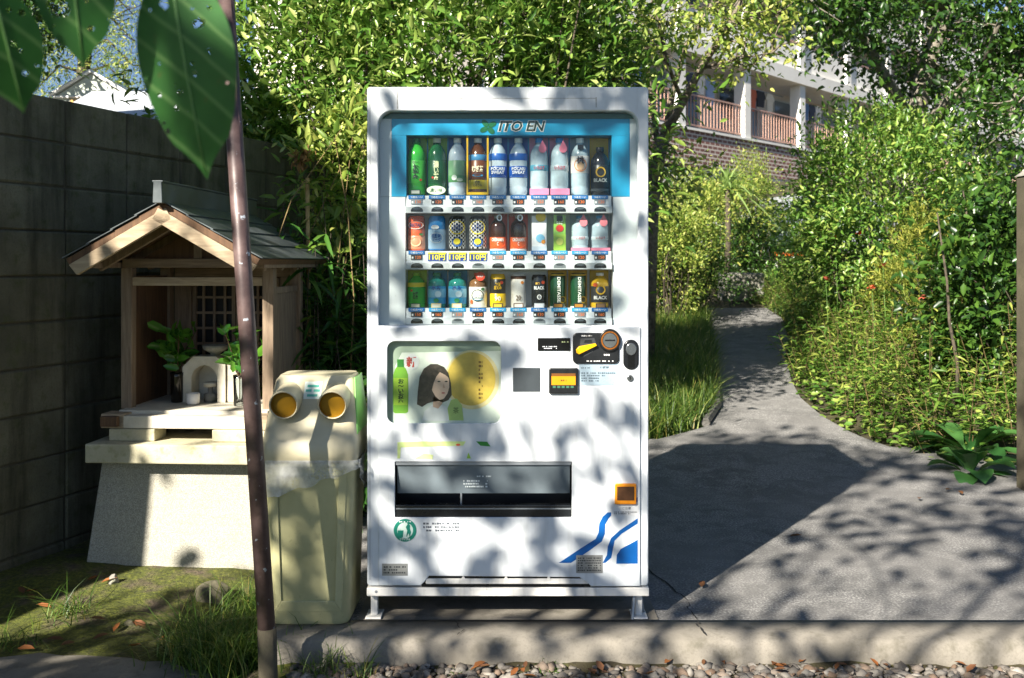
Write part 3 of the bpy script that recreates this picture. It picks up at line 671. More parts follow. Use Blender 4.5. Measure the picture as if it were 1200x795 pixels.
MB().tube([(vx(757), VY + .06, .008), (vx(752), VY + .035, .09)], .005, 6).build('anchor_bolt', GREY, vm)
for s in (430.5,): plate('rail_screw', ellipse(vx(441), vz(693), .005, .005, 12), VY - .0075, .002, GREY, vm)
MB().box(x0 + .02, x1 - .02, VY + .06, VY + .68, zb - .035, zb - .001).build('under_frame', DARK, vm)
MB().box(vx(433), vx(434), VY - .0005, VY + .05, vz(680), vz(110)).build('hinge_seam', paint('a9adb0', .5), vm)

# ------------------------------------------------------------------ drinks on display
DY = SY + 0.055
BOT = [(0.0, 0), (.86, 0), (.97, .02), (1, .06), (1, .12), (.95, .14), (1, .165), (1, .66), (.98, .71), (.86, .78), (.58, .855), (.42, .885), (.41, .925)]
CAN = [(0.0, .006), (.78, .006), (.84, 0), (.9, .015), (1, .05), (1, .90), (.88, .965), (.86, .985), (.82, .985), (.80, .965), (0.0, .965)]
def lathe_obj(name, prof, r, h, mat, parent, seg=20):
    return MB().lathe([(max(a * r, 1e-4), b * h) for a, b in prof], seg).build(name, mat, parent, smooth=True)
def shell(name, r, z0, z1, mat, parent):
    return MB().lathe([(r, z0), (r + .0004, z0 + .0005), (r + .0004, z1 - .0005), (r, z1)], 22).build(name, mat, parent, smooth=True)
clear_b = paint('b4c8d2', .12, var=.15, scale=30, coat=.6); pet = paint('c3d2de', .12, var=.12, scale=30, coat=.6)
def drink(kind, col, row, body, label=None, bands=(), cap='f2f2f0', card=None, cardlow=None, texts=(), discs=(), lab='', cat='bottle', grp=None, liquid=None, hs=1.0, dx=0, extra=None, rs=1.0, neck=None):
    px = COLS[col] + dx; base = (229.5, 294.3, 361.3)[row]; X_ = ax(px, DY); z0 = az(base, DY) + .001
    root = empty({'bottle': 'drink_bottle', 'can': 'drink_can', 'card': 'display_card', 'carton': 'drink_carton'}[kind], (X_, DY, z0))
    tag(root, lab, cat, 'sample drinks on display in the machine')
    H = ((0.207, 0.205, 0.205)[row] if kind == 'bottle' and row == 0 else 0.127) * hs; r = {0: .0325, 1: .0310, 2: .0305}[row] * rs
    if card:
        ch = (.218, .134, .136)[row]
        MB().box(-.0345, .0345, .036, .038, 0, ch).build('backing_card', paint(card, .45, var=.12, scale=10), root)
        if cardlow: MB().box(-.0345, .0345, -r - .006, -r - .004, 0.0, .022).build('front_card', paint(cardlow, .45), root)
    bm = body if not isinstance(body, str) else paint(body, .18, var=.12, scale=25, coat=.3)
    if kind == 'bottle':
        lathe_obj('bottle_body', BOT, r, H, bm, root)
        MB().lathe([(r * .42, H * .915), (r * .44, H * .92), (r * .44, H * .99), (r * .40, H)], 16).build('cap', paint(cap, .35), root, smooth=True)
        rl = r * 1.004
    elif kind == 'can':
        lathe_obj('can_body', CAN, r, H, bm, root); MB().lathe([(r * .84, H * .966), (r * .84, H * .972)], 18).build('can_lid', paint('b9bcbd', .3, .9), root); rl = r * 1.002
    elif kind == 'carton':
        MB().box(-r * .72, r * .72, -r * .6, r * .6, 0, H).build('carton_body', bm, root, bevel=.002); rl = None
    else:
        rl = None
    ri = rl or 0
    k = 0
    for z_a, z_b, c in bands:
        k += 1
        if rl: shell('label_band', rl + .0003 * k, H * z_a, H * z_b, paint(c, .35, var=.06), root)
        else: MB().box(-r * .725, r * .725, -r * .605 - .0004 * k, -r * .5, H * z_a, H * z_b).build('label_band', paint(c, .35), root)
    for (dx_, dz_, rx, rz, c) in discs:
        k += 1
        ring = ellipse(dx_ * r, dz_ * H, rx * r, rz * r, 18)
        yy = -(rl + .002 + .0005 * k) if rl else -r * .605 - .002 - .0004 * k
        o = plate('label_disc', ring, yy, .0006, paint(c, .35), root)
        if rl:      # bend the disc round the can
            co = np.empty(len(o.data.vertices) * 3); o.data.vertices.foreach_get('co', co); co = co.reshape(-1, 3)
            d = np.clip(co[:, 0] / rl, -.97, .97); co[:, 1] += rl * (1 - np.sqrt(1 - d * d)); o.data.vertices.foreach_set('co', co.ravel())
    for (s, dz_, w_, h_, c, *o) in texts:
        k += 1; rot = o[0] if o else 0; dxx = o[1] if len(o) > 1 else 0
        text(s, dxx * r, dz_ * H, -r * .605 - .003 if not rl else 0, w_ * r, h_ * H, paint(c, .4, var=0.02), root, bold=.025, wrap=(0, 0, rl + .0028 + .0004 * k) if rl else None, rot=rot)
    if extra: extra(root, r, H)
    return root
def tagdrop(c):
    def f(root, r, H):
        ring = [(0, .030), (.006, .018), (.0135, .004), (.0135, -.006), (.008, -.013), (0, -.0155), (-.008, -.013), (-.0135, -.006), (-.0135, .004), (-.006, .018)]
        plate('drop_tag', [(a + r * .35, b + H * .80) for a, b in ring], -r - .004, .0012, paint(c, .4), root)
    return f
def foot_tag(c1, c2):
    def f(root, r, H):
        MB().box(-.018, .018, -r - .006, -r - .0045, 0, .018).build('foot_card', paint(c1, .4), root); MB().box(-.0145, .0145, -r - .0066, -r - .0056, .004, .015).build('foot_card_print', paint(c2, .4), root)
    return f
def yellow_frame(root, r, H):
    y = paint('f4c416', .4)
    for s in (-1, 1): MB().box(s * .0365 - .003, s * .0365 + .003, -r - .008, -r - .006, 0, H * 1.12 if s < 0 else H * 1.08).build('display_frame', y, root)
    MB().box(-.0395, .0395, -r - .0085, -r - .0062, 0, .009).build('display_frame', y, root)
def ovaldisc(root, r, H):
    plate('foot_disc', ellipse(0, .016, .034, .016, 22), -r - .006, .0012, paint('dfe7cf', .4), root); text('濃い味', 0, .016, -r - .0064, .045, .014, paint('1c5a2c', .4), root)
T_ = 'sample drinks'
drink('bottle', 0, 0, '3db53a', bands=((.2, .6, '4fc043'),), cap='2c7d35', card='9ccb3b', texts=(('お\n茶', .40, .75, .26, '14361a'), ('お〜い', .57, .7, .05, '1c4a22')), discs=((.55, .26, .13, .13, 'd0402e'),), extra=foot_tag('14482a', 'd9dccb'), lab='bright green tea bottle with green cap, leftmost on the top shelf')
drink('bottle', 1, 0, '1f5a33', bands=((.2, .6, '1c4f2e'),), cap='d8d8c8', card='9ccb3b', texts=(('濃\nい\n茶', .42, .6, .33, 'd6dfae'),), discs=((-.4, .3, .12, .12, 'c23a2c'),), extra=ovaldisc, lab='dark green tea bottle with pale oval card at its foot, second on top shelf')
drink('bottle', 2, 0, pet, bands=((.22, .60, '7fae84'), (.22, .34, '5d9a63')), cap='f2f3f3', card='1f62b5', texts=(), discs=((-.3, .3, .3, .3, 'dfeadf'), (.3, .26, .34, .2, 'cfe3c9')), liquid='cfe0bf', lab='pale green labelled bottle with white cap left of the yellow display frame')
drink('bottle', 3, 0, '5a3418', bands=((.10, .60, '6b3a1a'), (.10, .26, 'd9c120'), (.60, .70, '3f7fae')), cap='f2f2ee', card='2f74b8', texts=(('むぎ茶', .45, 1.25, .11, 'f3e9c8'), ('健康\nミネラル', .19, 1.0, .10, '4b3a10')), discs=((0, .34, .6, .16, '3f9fd0'),), extra=yellow_frame, lab='brown barley tea bottle standing inside the yellow display frame')
for c, s in ((4, 'right of the yellow display frame'), (5, 'beside the pink carded water bottle')):
    drink('bottle', c, 0, pet, bands=((.30, .50, '1c56b0'), (.60, .72, '2a66bd')), cap='f4f5f6', card='2b63b8', texts=(('POCARI\nSWEAT', .42, 1.5, .12, 'f2f5f8'),), discs=((0, .325, .9, .12, 'e8f0f8'),), liquid='dde7f0', lab='white capped sports drink bottle with blue label ' + s)
for c, bl, s in ((6, clear_b, 'left of the tall pair'), (7, clear_b, 'right of the tall pair')):
    drink('bottle', c, 0, bl, bands=((.42, .52, 'b5c6cf'),) if c == 7 else ((.42, .52, '5aa6bf'),), cap='3b8fd0', card='f0a9c6', cardlow='ef8fb4', texts=(('いろはす', .47, 1.2, .07, 'c05a6a'),), liquid='9fd0de' if c == 6 else 'e0e9ec', extra=tagdrop('f0849c'), lab='clear tall water bottle with pink drop tag, ' + s)
drink('bottle', 8, 0, clear_b, bands=((.38, .68, 'efe9e2'),), cap='eef0f0', card='9fb2be', texts=(('桃', .60, .9, .13, '2a1c16'),), discs=((0, .52, .7, .75, 'ef9a62'), (0, .50, .42, .45, 'f6c79a')), liquid='dfe6e8', lab='clear bottle with peach on its white label between pink card and gold card', extra=lambda root, r, H: MB().box(-.011, .011, -r - .005, -r - .0035, H * .78, H * .87).build('black_tag', BLACK, root))
drink('bottle', 9, 0, '1b1c1d', bands=((.14, .62, '1e2122'), (.08, .13, '555a5c')), cap='2a2b2c', card='d8ac2a', texts=(('BLACK', .30, 1.5, .075, 'e9e6dc'),), discs=((0, .47, .56, .58, 'd2a938'), (0, .47, .40, .42, '2b2a26')), hs=.84, lab='black bottle shaped coffee can on gold card at right end of top shelf', cat='can')
# row two
drink('can', 0, 1, 'e8663e', bands=((.05, .42, 'f09a74'),), texts=(('NECTAR', .72, 1.35, .10, '2a3a6a'),), discs=((0, .72, .88, .48, 'f4efe6'), (0, .25, .62, .58, 'f3b48e'), (.62, .46, .22, .14, '5a9a46')), lab='orange peach nectar can with white oval, leftmost on the middle shelf', cat='can')
drink('can', 1, 1, '3f93d8', bands=((.05, .60, 'a9cdea'),), texts=(('乳酸菌\nソーダ', .36, 1.1, .22, '2467b0'),), discs=((0, .36, .78, .62, 'eef4f8'), (-.15, .66, .48, .26, 'f4f7fa')), lab='light blue soda can with white label on the middle shelf', cat='can')
def checker(root, r, H):
    mb = MB(); n = 22; rows = 15
    for i in range(rows):
        for j in range(n):
            if (i + j) % 2:
                a0, a1 = 2 * math.pi * j / n, 2 * math.pi * (j + 1) / n; z_a, z_b = H * (.06 + .83 * i / rows), H * (.06 + .83 * (i + 1) / rows); q_ = r * 1.004; b = len(mb.v)
                mb.v += [(math.cos(a0) * q_, math.sin(a0) * q_, z_a), (math.cos(a1) * q_, math.sin(a1) * q_, z_a), (math.cos(a1) * q_, math.sin(a1) * q_, z_b), (math.cos(a0) * q_, math.sin(a0) * q_, z_b)]; mb.f.append((b, b + 1, b + 2, b + 3))
    mb.build('checker_print', paint('eceae4', .35, var=.02), root)
for c, s in ((2, 'left'), (3, 'right')):
    drink('can', c, 1, '17181a', texts=(('レモン\nスカッシュ', .66, 1.35, .20, '1d3a8a'),), discs=((0, .66, .86, .82, 'f2d81e'), (0, .24, .60, .55, '2a5fa8'), (0, .26, .40, .34, 'f0dc3a')), extra=checker, lab=s + ' can of the black and white checkered lemon pair', cat='can')
for c, s in ((4, 'left'), (5, 'right')):
    def ring_pull(root, r, H):
        plate('cap_ring', ellipse(.006, H * .93, .010, .012, 18), -r - .001, .002, paint('c9ccce', .3, .7), root, holes=[ellipse(.006, H * .93, .006, .008, 14)])
        text('炭酸栄養ドリンク', -.004, H * 1.02, .0345, .058, .008, paint('f0d9c8', .4), root)
    drink('bottle', c, 1, '3a1c12', bands=((.04, .38, 'e4622a'), (.0, .05, 'd6d4d0')), cap='b9b6b0', card='c9452a', texts=(('ORONAMIN\nC', .25, 1.5, .22, 'fbf3ea'),), discs=((0, .22, .92, .70, 'e8552a'),), extra=ring_pull, rs=.92, lab=s + ' of two small brown tonic bottles on red cards', cat='bottle')
drink('carton', 6, 1, 'e4e7ea', bands=((.0, .12, 'c6d3de'),), texts=(), discs=((.15, .95, .50, .46, 'f1cf2a'), (.1, .35, .42, .40, '7fc0e2'), (.4, .25, .2, .2, 'f09a32')), rs=1.2, lab='white drink pack with yellow round sticker on the middle shelf', cat='carton')
drink('carton', 7, 1, '8cc24a', bands=((.0, .45, 'a4ce4a'),), texts=(('りんご', .78, .75, .1, 'f4f4ee'),), discs=((0, .62, .45, .42, 'd23a28'), (0, .25, .42, .42, 'd6dd6a')), hs=1.02, rs=.98, extra=lambda root, r, H: MB().box(-.010, .010, -r * .66, -r * .62, H * .82, H * .98).build('black_tag', BLACK, root), lab='narrow green apple juice carton on the middle shelf', cat='carton')
for c, s in ((8, 'left'), (9, 'right')):
    drink('bottle', c, 1, clear_b, bands=((.30, .40, 'cfdde2'),), cap='4a9ad2', card='a8bac4', texts=(('いろはす', .36, 1.1, .08, 'c0606c'),), liquid='dbe5e9', extra=lambda root, r, H: (tagdrop('f08a94')(root, r, H), MB().box(-.0345, .0345, -r - .006, -r - .0045, 0, .010).build('front_card', paint('ee8aa4', .4), root))[0], lab=s + ' of two short water bottles with pink drop tags, middle shelf', rs=.98)
# row three
drink('bottle', 0, 2, '3fae3c', bands=((.14, .58, '35b53a'), (.60, .72, 'e8cf30')), cap='8bb838', card='b4d23c', texts=(('お茶', .36, .6, .22, '123a18'),), discs=((-.45, .5, .13, .13, 'd8583a'),), extra=foot_tag('14583a', 'd8d3b0'), rs=1.05, lab='short green tea bottle with yellow neck band at left end of bottom shelf')
for c, s in ((1, 'left'), (2, 'right')):
    drink('bottle', c, 2, '2f8f86', bands=((.12, .62, '3ba4d6'), (.30, .55, '8fcbe6')), cap='3a8a6a', card='1f7fa8', texts=(('水茶', .58, 1.1, .13, '1d4f9a'),), discs=((.2, .40, .36, .36, 'cfe8f2'), (0, .22, .30, .24, '3a9a5a')), extra=foot_tag('e6cf8a', 'ece6d2'), rs=1.05, lab=s + ' of two short sky blue tea bottles on the bottom shelf')
def redtag(root, r, H): plate('round_tag', ellipse(.010, H * .90, .0165, .0165, 20), -r - .002, .0012, paint('c9452c', .4), root); text('新発売', .010, H * .90, -r - .0024, .02, .007, WHITE, root)
drink('bottle', 3, 2, '7a5638', bands=((.02, .60, 'e9e6da'),), cap='c9452c', card='b3ad9c', texts=(('黒豆茶', .36, .95, .11, 'f0efe8'),), discs=((0, .36, .70, .70, '2b3a3c'), (0, .26, .60, .14, '3f9fc8'), (-.7, .18, .16, .26, 'd8703a'), (.6, .54, .2, .16, '4a7a4a')), extra=redtag, rs=1.03, lab='brown tea bottle with speckled white label and red round tag, bottom shelf')
drink('can', 4, 2, 'e9b81c', bands=((.42, .84, '2a2a28'), (.05, .42, 'f0c51c')), texts=(('糖類\n控えめ', .64, 1.0, .2, 'e9b81c'), ('90', .28, .8, .13, 'f6efda')), discs=((.5, .74, .22, .22, 'c9452c'),), rs=.9, hs=.98, extra=foot_tag('2a2b2c', 'd8b23a'), lab='yellow and black coffee can marked 90 on the bottom shelf', cat='can')
drink('can', 5, 2, 'e6e2da', bands=((.84, .93, '5a3a26'),), texts=(('20', .30, .7, .15, '6a5a4c'), ), discs=((.5, .74, .2, .2, 'e08a3a'),), rs=.9, hs=.98, extra=foot_tag('5a3a2c', 'e6ddd0'), lab='cream white coffee can marked 20 on the bottom shelf', cat='can')
drink('can', 6, 2, '23272a', texts=(('BLACK', .60, 1.35, .10, 'f2f2f0'), ('0', .33, .3, .10, '23272a'), ('無糖', .73, .6, .07, 'e8b02a', 0, -.2)), discs=((.5, .76, .22, .22, 'd8502c'), (0, .33, .30, .34, 'f0f0ee')), rs=.9, hs=.96, extra=foot_tag('c9cdd0', 'e6e8ea'), lab='black coffee can with white numeral 0 on the bottom shelf', cat='can')
for c, s in ((7, 'left'), (8, 'right')):
    drink('can', c, 2, '1d4a30', bands=((.0, .05, 'e6e4da'), (.92, .96, 'd8ac2a')), card='e0ac1c', texts=(('DEMITASSE', .52, .42, .72, 'f0f0e6', -90, .1),), discs=((.62, .24, .42, .44, 'd8ac2a'), (.62, .24, .30, .32, '3a3a22')), rs=.92, dx=-2, extra=foot_tag('1c1d1c', 'b07a2c'), lab=s + ' of two dark green coffee cans on gold cards, bottom shelf', cat='can')
drink('bottle', 9, 2, 'd8ac2a', bands=((.16, .62, '3a3b3c'),), cap='e8e6e0', card='d9b02a', texts=(('BLACK', .30, 1.5, .10, 'f2f0ea'),), discs=((.0, .52, .55, .55, 'd8ac2a'), (-.6, .66, .25, .22, 'e0663a')), extra=foot_tag('4a3a2c', '8a6a4a'), rs=1.05, lab='gold and charcoal coffee bottle at right end of the bottom shelf')
# ------------------------------------------------------------------ small shrine on its stone pedestal
SH = math.radians(-3.5)
ped = empty('stone_pedestal', (-1.43, 4.30, 0), SH)
tag(ped, 'washed stone pedestal with thick cap slab carrying the little wooden shrine', 'pedestal')
zb_, zt_ = -0.12, 0.395
MB().hexa([(-.435, 0, zb_), (.435, 0, zb_), (.42, .78, zb_), (-.42, .78, zb_), (-.375, .05, zt_), (.375, .05, zt_), (.37, .75, zt_), (-.37, .75, zt_)]).build('base_block', M['terrazzo'], ped, bevel=.008)
MB().box(-.405, .405, -.045, .79, .400, .482).build('cap_slab', M['cap_stone'], ped, bevel=.006)
for nm, a, b in (('l', -.335, -.13), ('r', .125, .36)):
    MB().box(a, b, .03, .16, .483, .536).build('sleeper_block', M['cap_stone'], ped, bevel=.005)
    MB().box(a, b, .56, .70, .483, .536).build('sleeper_block', M['cap_stone'], ped, bevel=.005)
shr = empty('wooden_shrine', (-1.44, 4.10, 0), SH)
tag(shr, 'small open wooden shrine with gabled metal sheet roof against the block wall', 'shrine')
# platform boards
plat = MB().box(-.335, .36, .235, .305, .538, .592).build('step_board', M['pale_stone'], shr, bevel=.004)
MB().box(-.33, .345, .31, 1.02, .545, .606).build('floor_board', M['pale_stone'], shr, bevel=.004)
MB().box(-.375, -.27, .235, .33, .5375, .600).build('corner_block', M['wood_pale'], shr, bevel=.003)
MB().box(-.365, -.29, .205, .234, .548, .592).build('beam_end', M['wood_dark'], shr, bevel=.003)
MB().box(.30, .37, .225, .30, .5375, .600).build('corner_block', M['wood_pale'], shr, bevel=.003)
# posts
for px_, py_ in ((-.325, .40), (.325, .40), (-.33, .84), (.325, .84)):
    MB().box(px_ - .025, px_ + .025, py_ - .025, py_ + .025, .602, 1.238).build('post', M['wood'], shr, bevel=.003)
MB().box(-.345, .345, .375, .425, 1.239, 1.280).build('tie_beam', M['wood_h'], shr, bevel=.003)
MB().box(-.345, .345, .815, .865, 1.239, 1.280).build('tie_beam', M['wood_h'], shr, bevel=.003)
MB().box(-.30, .30, .382, .418, 1.158, 1.196).build('cross_rail', M['wood_pale'], shr, bevel=.002)
MB().box(.313, .337, .425, .815, 1.12, 1.15).build('side_rail', M['wood'], shr, bevel=.002)
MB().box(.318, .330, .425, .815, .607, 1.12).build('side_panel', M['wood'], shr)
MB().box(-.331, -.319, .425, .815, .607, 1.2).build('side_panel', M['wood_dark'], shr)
for s in (-1, 1):
    MB().box(s * .37 - .02, s * .37 + .02, .12, 1.1, 1.2385, 1.262).build('eave_beam', M['wood'], shr, bevel=.003)
# inner sanctuary with lattice doors
MB().box(-.30, .30, .93, .95, .607, 1.26).build('back_wall', M['wood_dark'], shr)
MB().box(-.30, -.215, .86, .90, .607, 1.19).build('door_jamb', M['wood'], shr, bevel=.002)
MB().box(.235, .30, .86, .90, .607, 1.19).build('door_jamb', M['wood'], shr, bevel=.002)
MB().box(-.30, .30, .86, .90, 1.191, 1.235).build('door_head', M['wood_h'], shr, bevel=.002)
for dx0, dx1 in ((-.21, .008), (.012, .23)):
    dr = MB().box(dx0, dx0 + .018, .865, .885, .612, 1.185).box(dx1 - .018, dx1, .865, .885, .612, 1.185).box(dx0 + .018, dx1 - .018, .865, .885, 1.160, 1.185).box(dx0 + .018, dx1 - .018, .865, .885, .612, .70).build('lattice_door', M['wood'], shr)
    for k in range(1, 4): MB().box(dx0 + k * .0545 - .006, dx0 + k * .0545 + .006, .868, .880, .70, 1.16).build('lattice_bar', M['wood'], dr)
    for k in range(5): MB().box(dx0 + .018, dx1 - .018, .869, .8815, .775 + k * .077, .787 + k * .077).build('lattice_bar', M['wood_h'], dr)
    MB().box(dx0 + .01, dx1 - .01, .890, .893, .70, 1.165).build('door_backing', paint('0c0a08', .7), dr)
# gable roof: apex z 1.515, eave z 1.285, half width .41
def slope_pt(s, t, y, up): 
    "point on roof slope: s side, t 0..1 ridge to eave"
    nx, nz = s * .235 / .473, .41 / .473
    return (s * .41 * t + nx * up, y, 1.515 - .235 * t + nz * up)
metal = NT('roof_metal'); k_ = metal.coord(); n_ = metal.noise(k_, 7, 6, .6)
metal.pbr(metal.ramp(n_, [(.3, lin('3d4345')), (.6, lin('5a6163')), (.8, lin('6e6e66'))]), metal.ramp(n_, [(.3, (.32,) * 3 + (1,)), (.7, (.55,) * 3 + (1,))]), .35); metal = metal.m
for s in (-1, 1):
    rf = MB().hexa([slope_pt(s, 0, .0, -.03), slope_pt(s, 1, .0, -.03), slope_pt(s, 1, 1.12, -.03), slope_pt(s, 0, 1.12, -.03), slope_pt(s, 0, .0, -.004), slope_pt(s, 1, .0, -.004), slope_pt(s, 1, 1.12, -.004), slope_pt(s, 0, 1.12, -.004)]).build('roof_slope', M['wood_dark'], shr)
    for r_ in range(4):
        t0, t1 = r_ / 4, (r_ + 1) / 4 + .02
        cuts = [-.012, .42 + .13 * (r_ % 2), 1.132]
        for ya, yb in zip(cuts[:-1], cuts[1:]):
            u0, u1 = .001, .009 + .002 * (3 - r_) * 0
            MB().hexa([slope_pt(s, t0, ya + .002, .0), slope_pt(s, t1, ya + .002, .004), slope_pt(s, t1, yb - .001, .004), slope_pt(s, t0, yb - .001, .0), slope_pt(s, t0, ya + .002, .003), slope_pt(s, t1, ya + .002, .009), slope_pt(s, t1, yb - .001, .009), slope_pt(s, t0, yb - .001, .003)]).build('roof_sheet', metal, rf)
    MB().hexa([slope_pt(s, -.0, -.008, -.085), slope_pt(s, .98, -.008, -.085), slope_pt(s, .98, .016, -.085), slope_pt(s, 0, .016, -.085), slope_pt(s, 0, -.008, -.032), slope_pt(s, 1.0, -.008, -.032), slope_pt(s, 1.0, .016, -.032), slope_pt(s, 0, .016, -.032)]).build('bargeboard', M['wood_pale'], shr, bevel=.002)
    for yy in (.2, .45, .7, .95): MB().hexa([slope_pt(s, .05, yy, -.07), slope_pt(s, .97, yy, -.07), slope_pt(s, .97, yy + .03, -.07), slope_pt(s, .05, yy + .03, -.07), slope_pt(s, .05, yy, -.031), slope_pt(s, .97, yy, -.031), slope_pt(s, .97, yy + .03, -.031), slope_pt(s, .05, yy + .03, -.031)]).build('rafter', M['wood'], shr)
MB().box(-.018, .018, .385, .403, 1.281, 1.44).build('king_post', M['wood'], shr)
plate('gable_panel', [(-.26, 1.281), (.26, 1.281), (0, 1.43)], .405, .012, M['wood_dark'], shr)
MB().prism([(-.020, -.05, 1.505), (.020, -.05, 1.505), (.017, -.05, 1.588), (.023, -.05, 1.590), (.023, -.05, 1.597), (-.023, -.05, 1.597), (-.023, -.05, 1.590), (-.017, -.05, 1.588)], (0, 1.22, 0)).build('ridge_cap', metal, shr, bevel=.002)

def sh_pt(lx, ly, z): return (-1.44 + lx * math.cos(SH) - ly * math.sin(SH), 4.10 + lx * math.sin(SH) + ly * math.cos(SH), z)
FZ = .607
# stone niche
ni = empty('stone_niche', sh_pt(-.035, .56, FZ), SH); tag(ni, 'pale stone incense niche with arched opening inside the shrine', 'stone niche')
arch = [(-.062, 0.0)] + [(-.062 + 0.0, .10)] + [(math.cos(math.radians(a)) * .062, .11 + math.sin(math.radians(a)) * .065) for a in range(170, 0, -20)] + [(.062, .10), (.062, 0.0)]
out = [(-.105, -.0), (-.105, .165), (-.055, .215), (.055, .215), (.10, .18), (.10, 0.0)]
outl = out[:3] + out[3:] ; ring = [out[0], out[1], out[2], out[3], out[4], out[5]] + arch[::-1]
plate('niche_front', ring, 0, .10, M['pale_stone'], ni)
MB().box(-.104, .099, .1005, .115, 0, .21).build('niche_back', M['pale_stone'], ni); MB().box(.1015, .175, .012, .115, 0, .19).build('niche_side', M['pale_stone'], ni, bevel=.006)
ct = empty('incense_holder', sh_pt(-.02, .60, FZ + .001), SH); tag(ct, 'tiny stacked stone holder inside the arched niche', 'incense holder')
MB().lathe([(.030, 0), (.032, .035), (.012, .04), (.012, .065)], 14).build('holder_stem', M['grey_stone'], ct, True); MB().lathe([(.010, .066), (.030, .07), (.034, .085), (.030, .09)], 14).build('holder_bowl', M['pale_stone'], ct, True)
bo = MB().lathe([(.02, 0), (.025, .012), (.055, .03), (.062, .05), (.056, .05), (.048, .034), (.001, .028)], 20).build('offering_dish', M['grey_stone'], None, True, loc=sh_pt(.0, .61, FZ + .216)); tag(bo, 'grey footed stone dish on top of the arched niche', 'dish')
cu = MB().lathe([(.024, 0), (.030, .008), (.031, .05), (.027, .05), (.025, .012), (.001, .010)], 18).build('white_cup', paint('efece4', .3), None, True, loc=sh_pt(-.065, .50, FZ + .001)); tag(cu, 'small white porcelain cup in front of the stone niche', 'cup')
# vases with evergreen sprigs
sprig_mat = leaf_mat('sprig_leaf', [(0, '1f4a1c'), (.5, '3f7a26'), (1, '6a9a34')], .25, .3)
one = []
for k in range(4):
    rg = np.random.default_rng(40 + k); V_, T_2 = leaf_geo(np.zeros((1, 3)), np.array([[0, 0, 1.]]), np.array([[0, -1., .2]]), .062 + .008 * k, .030 + .003 * k, rg, round_=1.0)
    one.append(raw_mesh('leaf', V_, T_2, np.full(7, .2 + .22 * k))); one[-1].materials.append(sprig_mat); one[-1].polygons.foreach_set('use_smooth', [True] * 6)
def vase(loc, tint, lab, seed, n, spread):
    e = empty('flower_vase', loc, 0); tag(e, lab, 'vase'); rr = random.Random(seed)
    MB().lathe([(.026, 0), (.028, .004), (.029, .12), (.031, .14), (.0295, .14), (.0275, .12), (.025, .008), (.001, .007)], 18).build('vase_body', tint, e, True)
    sp = empty('evergreen_sprig', (loc[0], loc[1], loc[2] + .02), 0); tag(sp, lab.split(' holding')[0].replace('vase', 'sprig') if False else ('leafy evergreen sprig standing in the ' + ('dark vase left of the niche' if seed == 1 else 'clear glass vase right of the niche')), 'sprig')
    for q in range(6):
        a = rr.uniform(0, 6.28); tip = Vector((math.cos(a) * spread * rr.uniform(.3, 1), math.sin(a) * spread * .5, .20 + rr.uniform(0, .14)))
        pts = [Vector((0, 0, .0)), Vector((0, 0, .10)), tip * .6 + Vector((0, 0, .05)), tip]
        MB().tube(pts, [.003, .003, .0022, .0012], 5).build('twig', paint('4a3a20', .8), sp)
        for m_ in range(n // 6):
            t = rr.uniform(.30, 1.05); p = pts[1].lerp(tip, t) + Vector((rr.uniform(-.02, .02), rr.uniform(-.02, .02), rr.uniform(-.02, .02)))
            o = link('leaf', one[rr.randrange(4)], None, sp); o.location = p
            o.rotation_euler = (rr.uniform(-1.3, 1.3), rr.uniform(-1.5, 1.5), rr.uniform(0, 6.28)); o.scale = [rr.uniform(.8, 1.25)] * 3
vase(sh_pt(-.165, .56, FZ + .001), paint('16130f', .1), 'dark slim vase holding leaves at left inside the shrine', 1, 60, .12)
vase(sh_pt(.165, .47, FZ + .001), M['clear'], 'clear glass vase holding leaves at right inside the shrine', 2, 54, .10)

# ------------------------------------------------------------------ recycling bin
bn = empty('recycling_bin', (ax(361, 3.44), 3.44, 0.007)); tag(bn, 'cream plastic recycling bin with two round tube openings, left of the vending machine', 'bin')
cream = NT('bin_plastic'); k_ = cream.coord(); n_ = cream.noise(k_, 6, 6, .6); sp_ = cream.noise(k_, 90, 3, .7)
c_ = cream.ramp(n_, [(.3, lin('a8a57b')), (.7, lin('bbb78c'))]); c_ = cream.mix(cream.ramp(sp_, [(.62, (0, 0, 0, 1)), (.75, (.45, .45, .45, 1))]), c_, lin('6f7350')); cream.pbr(c_, .42); cream = cream.m
lidm = NT('bin_lid_plastic'); k_ = lidm.coord(); n_ = lidm.noise(k_, 6, 6, .6); lidm.pbr(lidm.ramp(n_, [(.3, lin('b5ad90')), (.7, lin('cac2a5'))]), .42, normal=lidm.bump(n_, .05, .01)); lidm = lidm.m
def rr3(w, d, z, r, cy=0.0, n=5):
    w *= .94
    return [(x, y + cy, z) for x, y in rrect(-w / 2, w / 2, -d / 2, d / 2, r, n)]
def loft(rings, name, mat, parent, caps=True, smooth=True):
    mb = MB(); n = len(rings[0])
    for r_ in rings: mb.v += [tuple(p) for p in r_]
    for i in range(len(rings) - 1):
        for j in range(n): j2 = (j + 1) % n; mb.f.append((i * n + j, i * n + j2, (i + 1) * n + j2, (i + 1) * n + j))
    if caps: mb.f.append(tuple(range(n - 1, -1, -1))); mb.f.append(tuple(range((len(rings) - 1) * n, len(rings) * n)))
    return mb.build(name, mat, parent, auto=True)
BD, CYB = .30, .15
body = loft([rr3(.285, BD - .03, .0, .04, CYB), rr3(.300, BD - .015, .012, .045, CYB), rr3(.335, BD, .545, .035, CYB), rr3(.350, BD + .012, .55, .035, CYB), rr3(.350, BD + .012, .562, .035, CYB), rr3(.33, BD - .01, .565, .03, CYB)], 'bin_body', cream, bn)
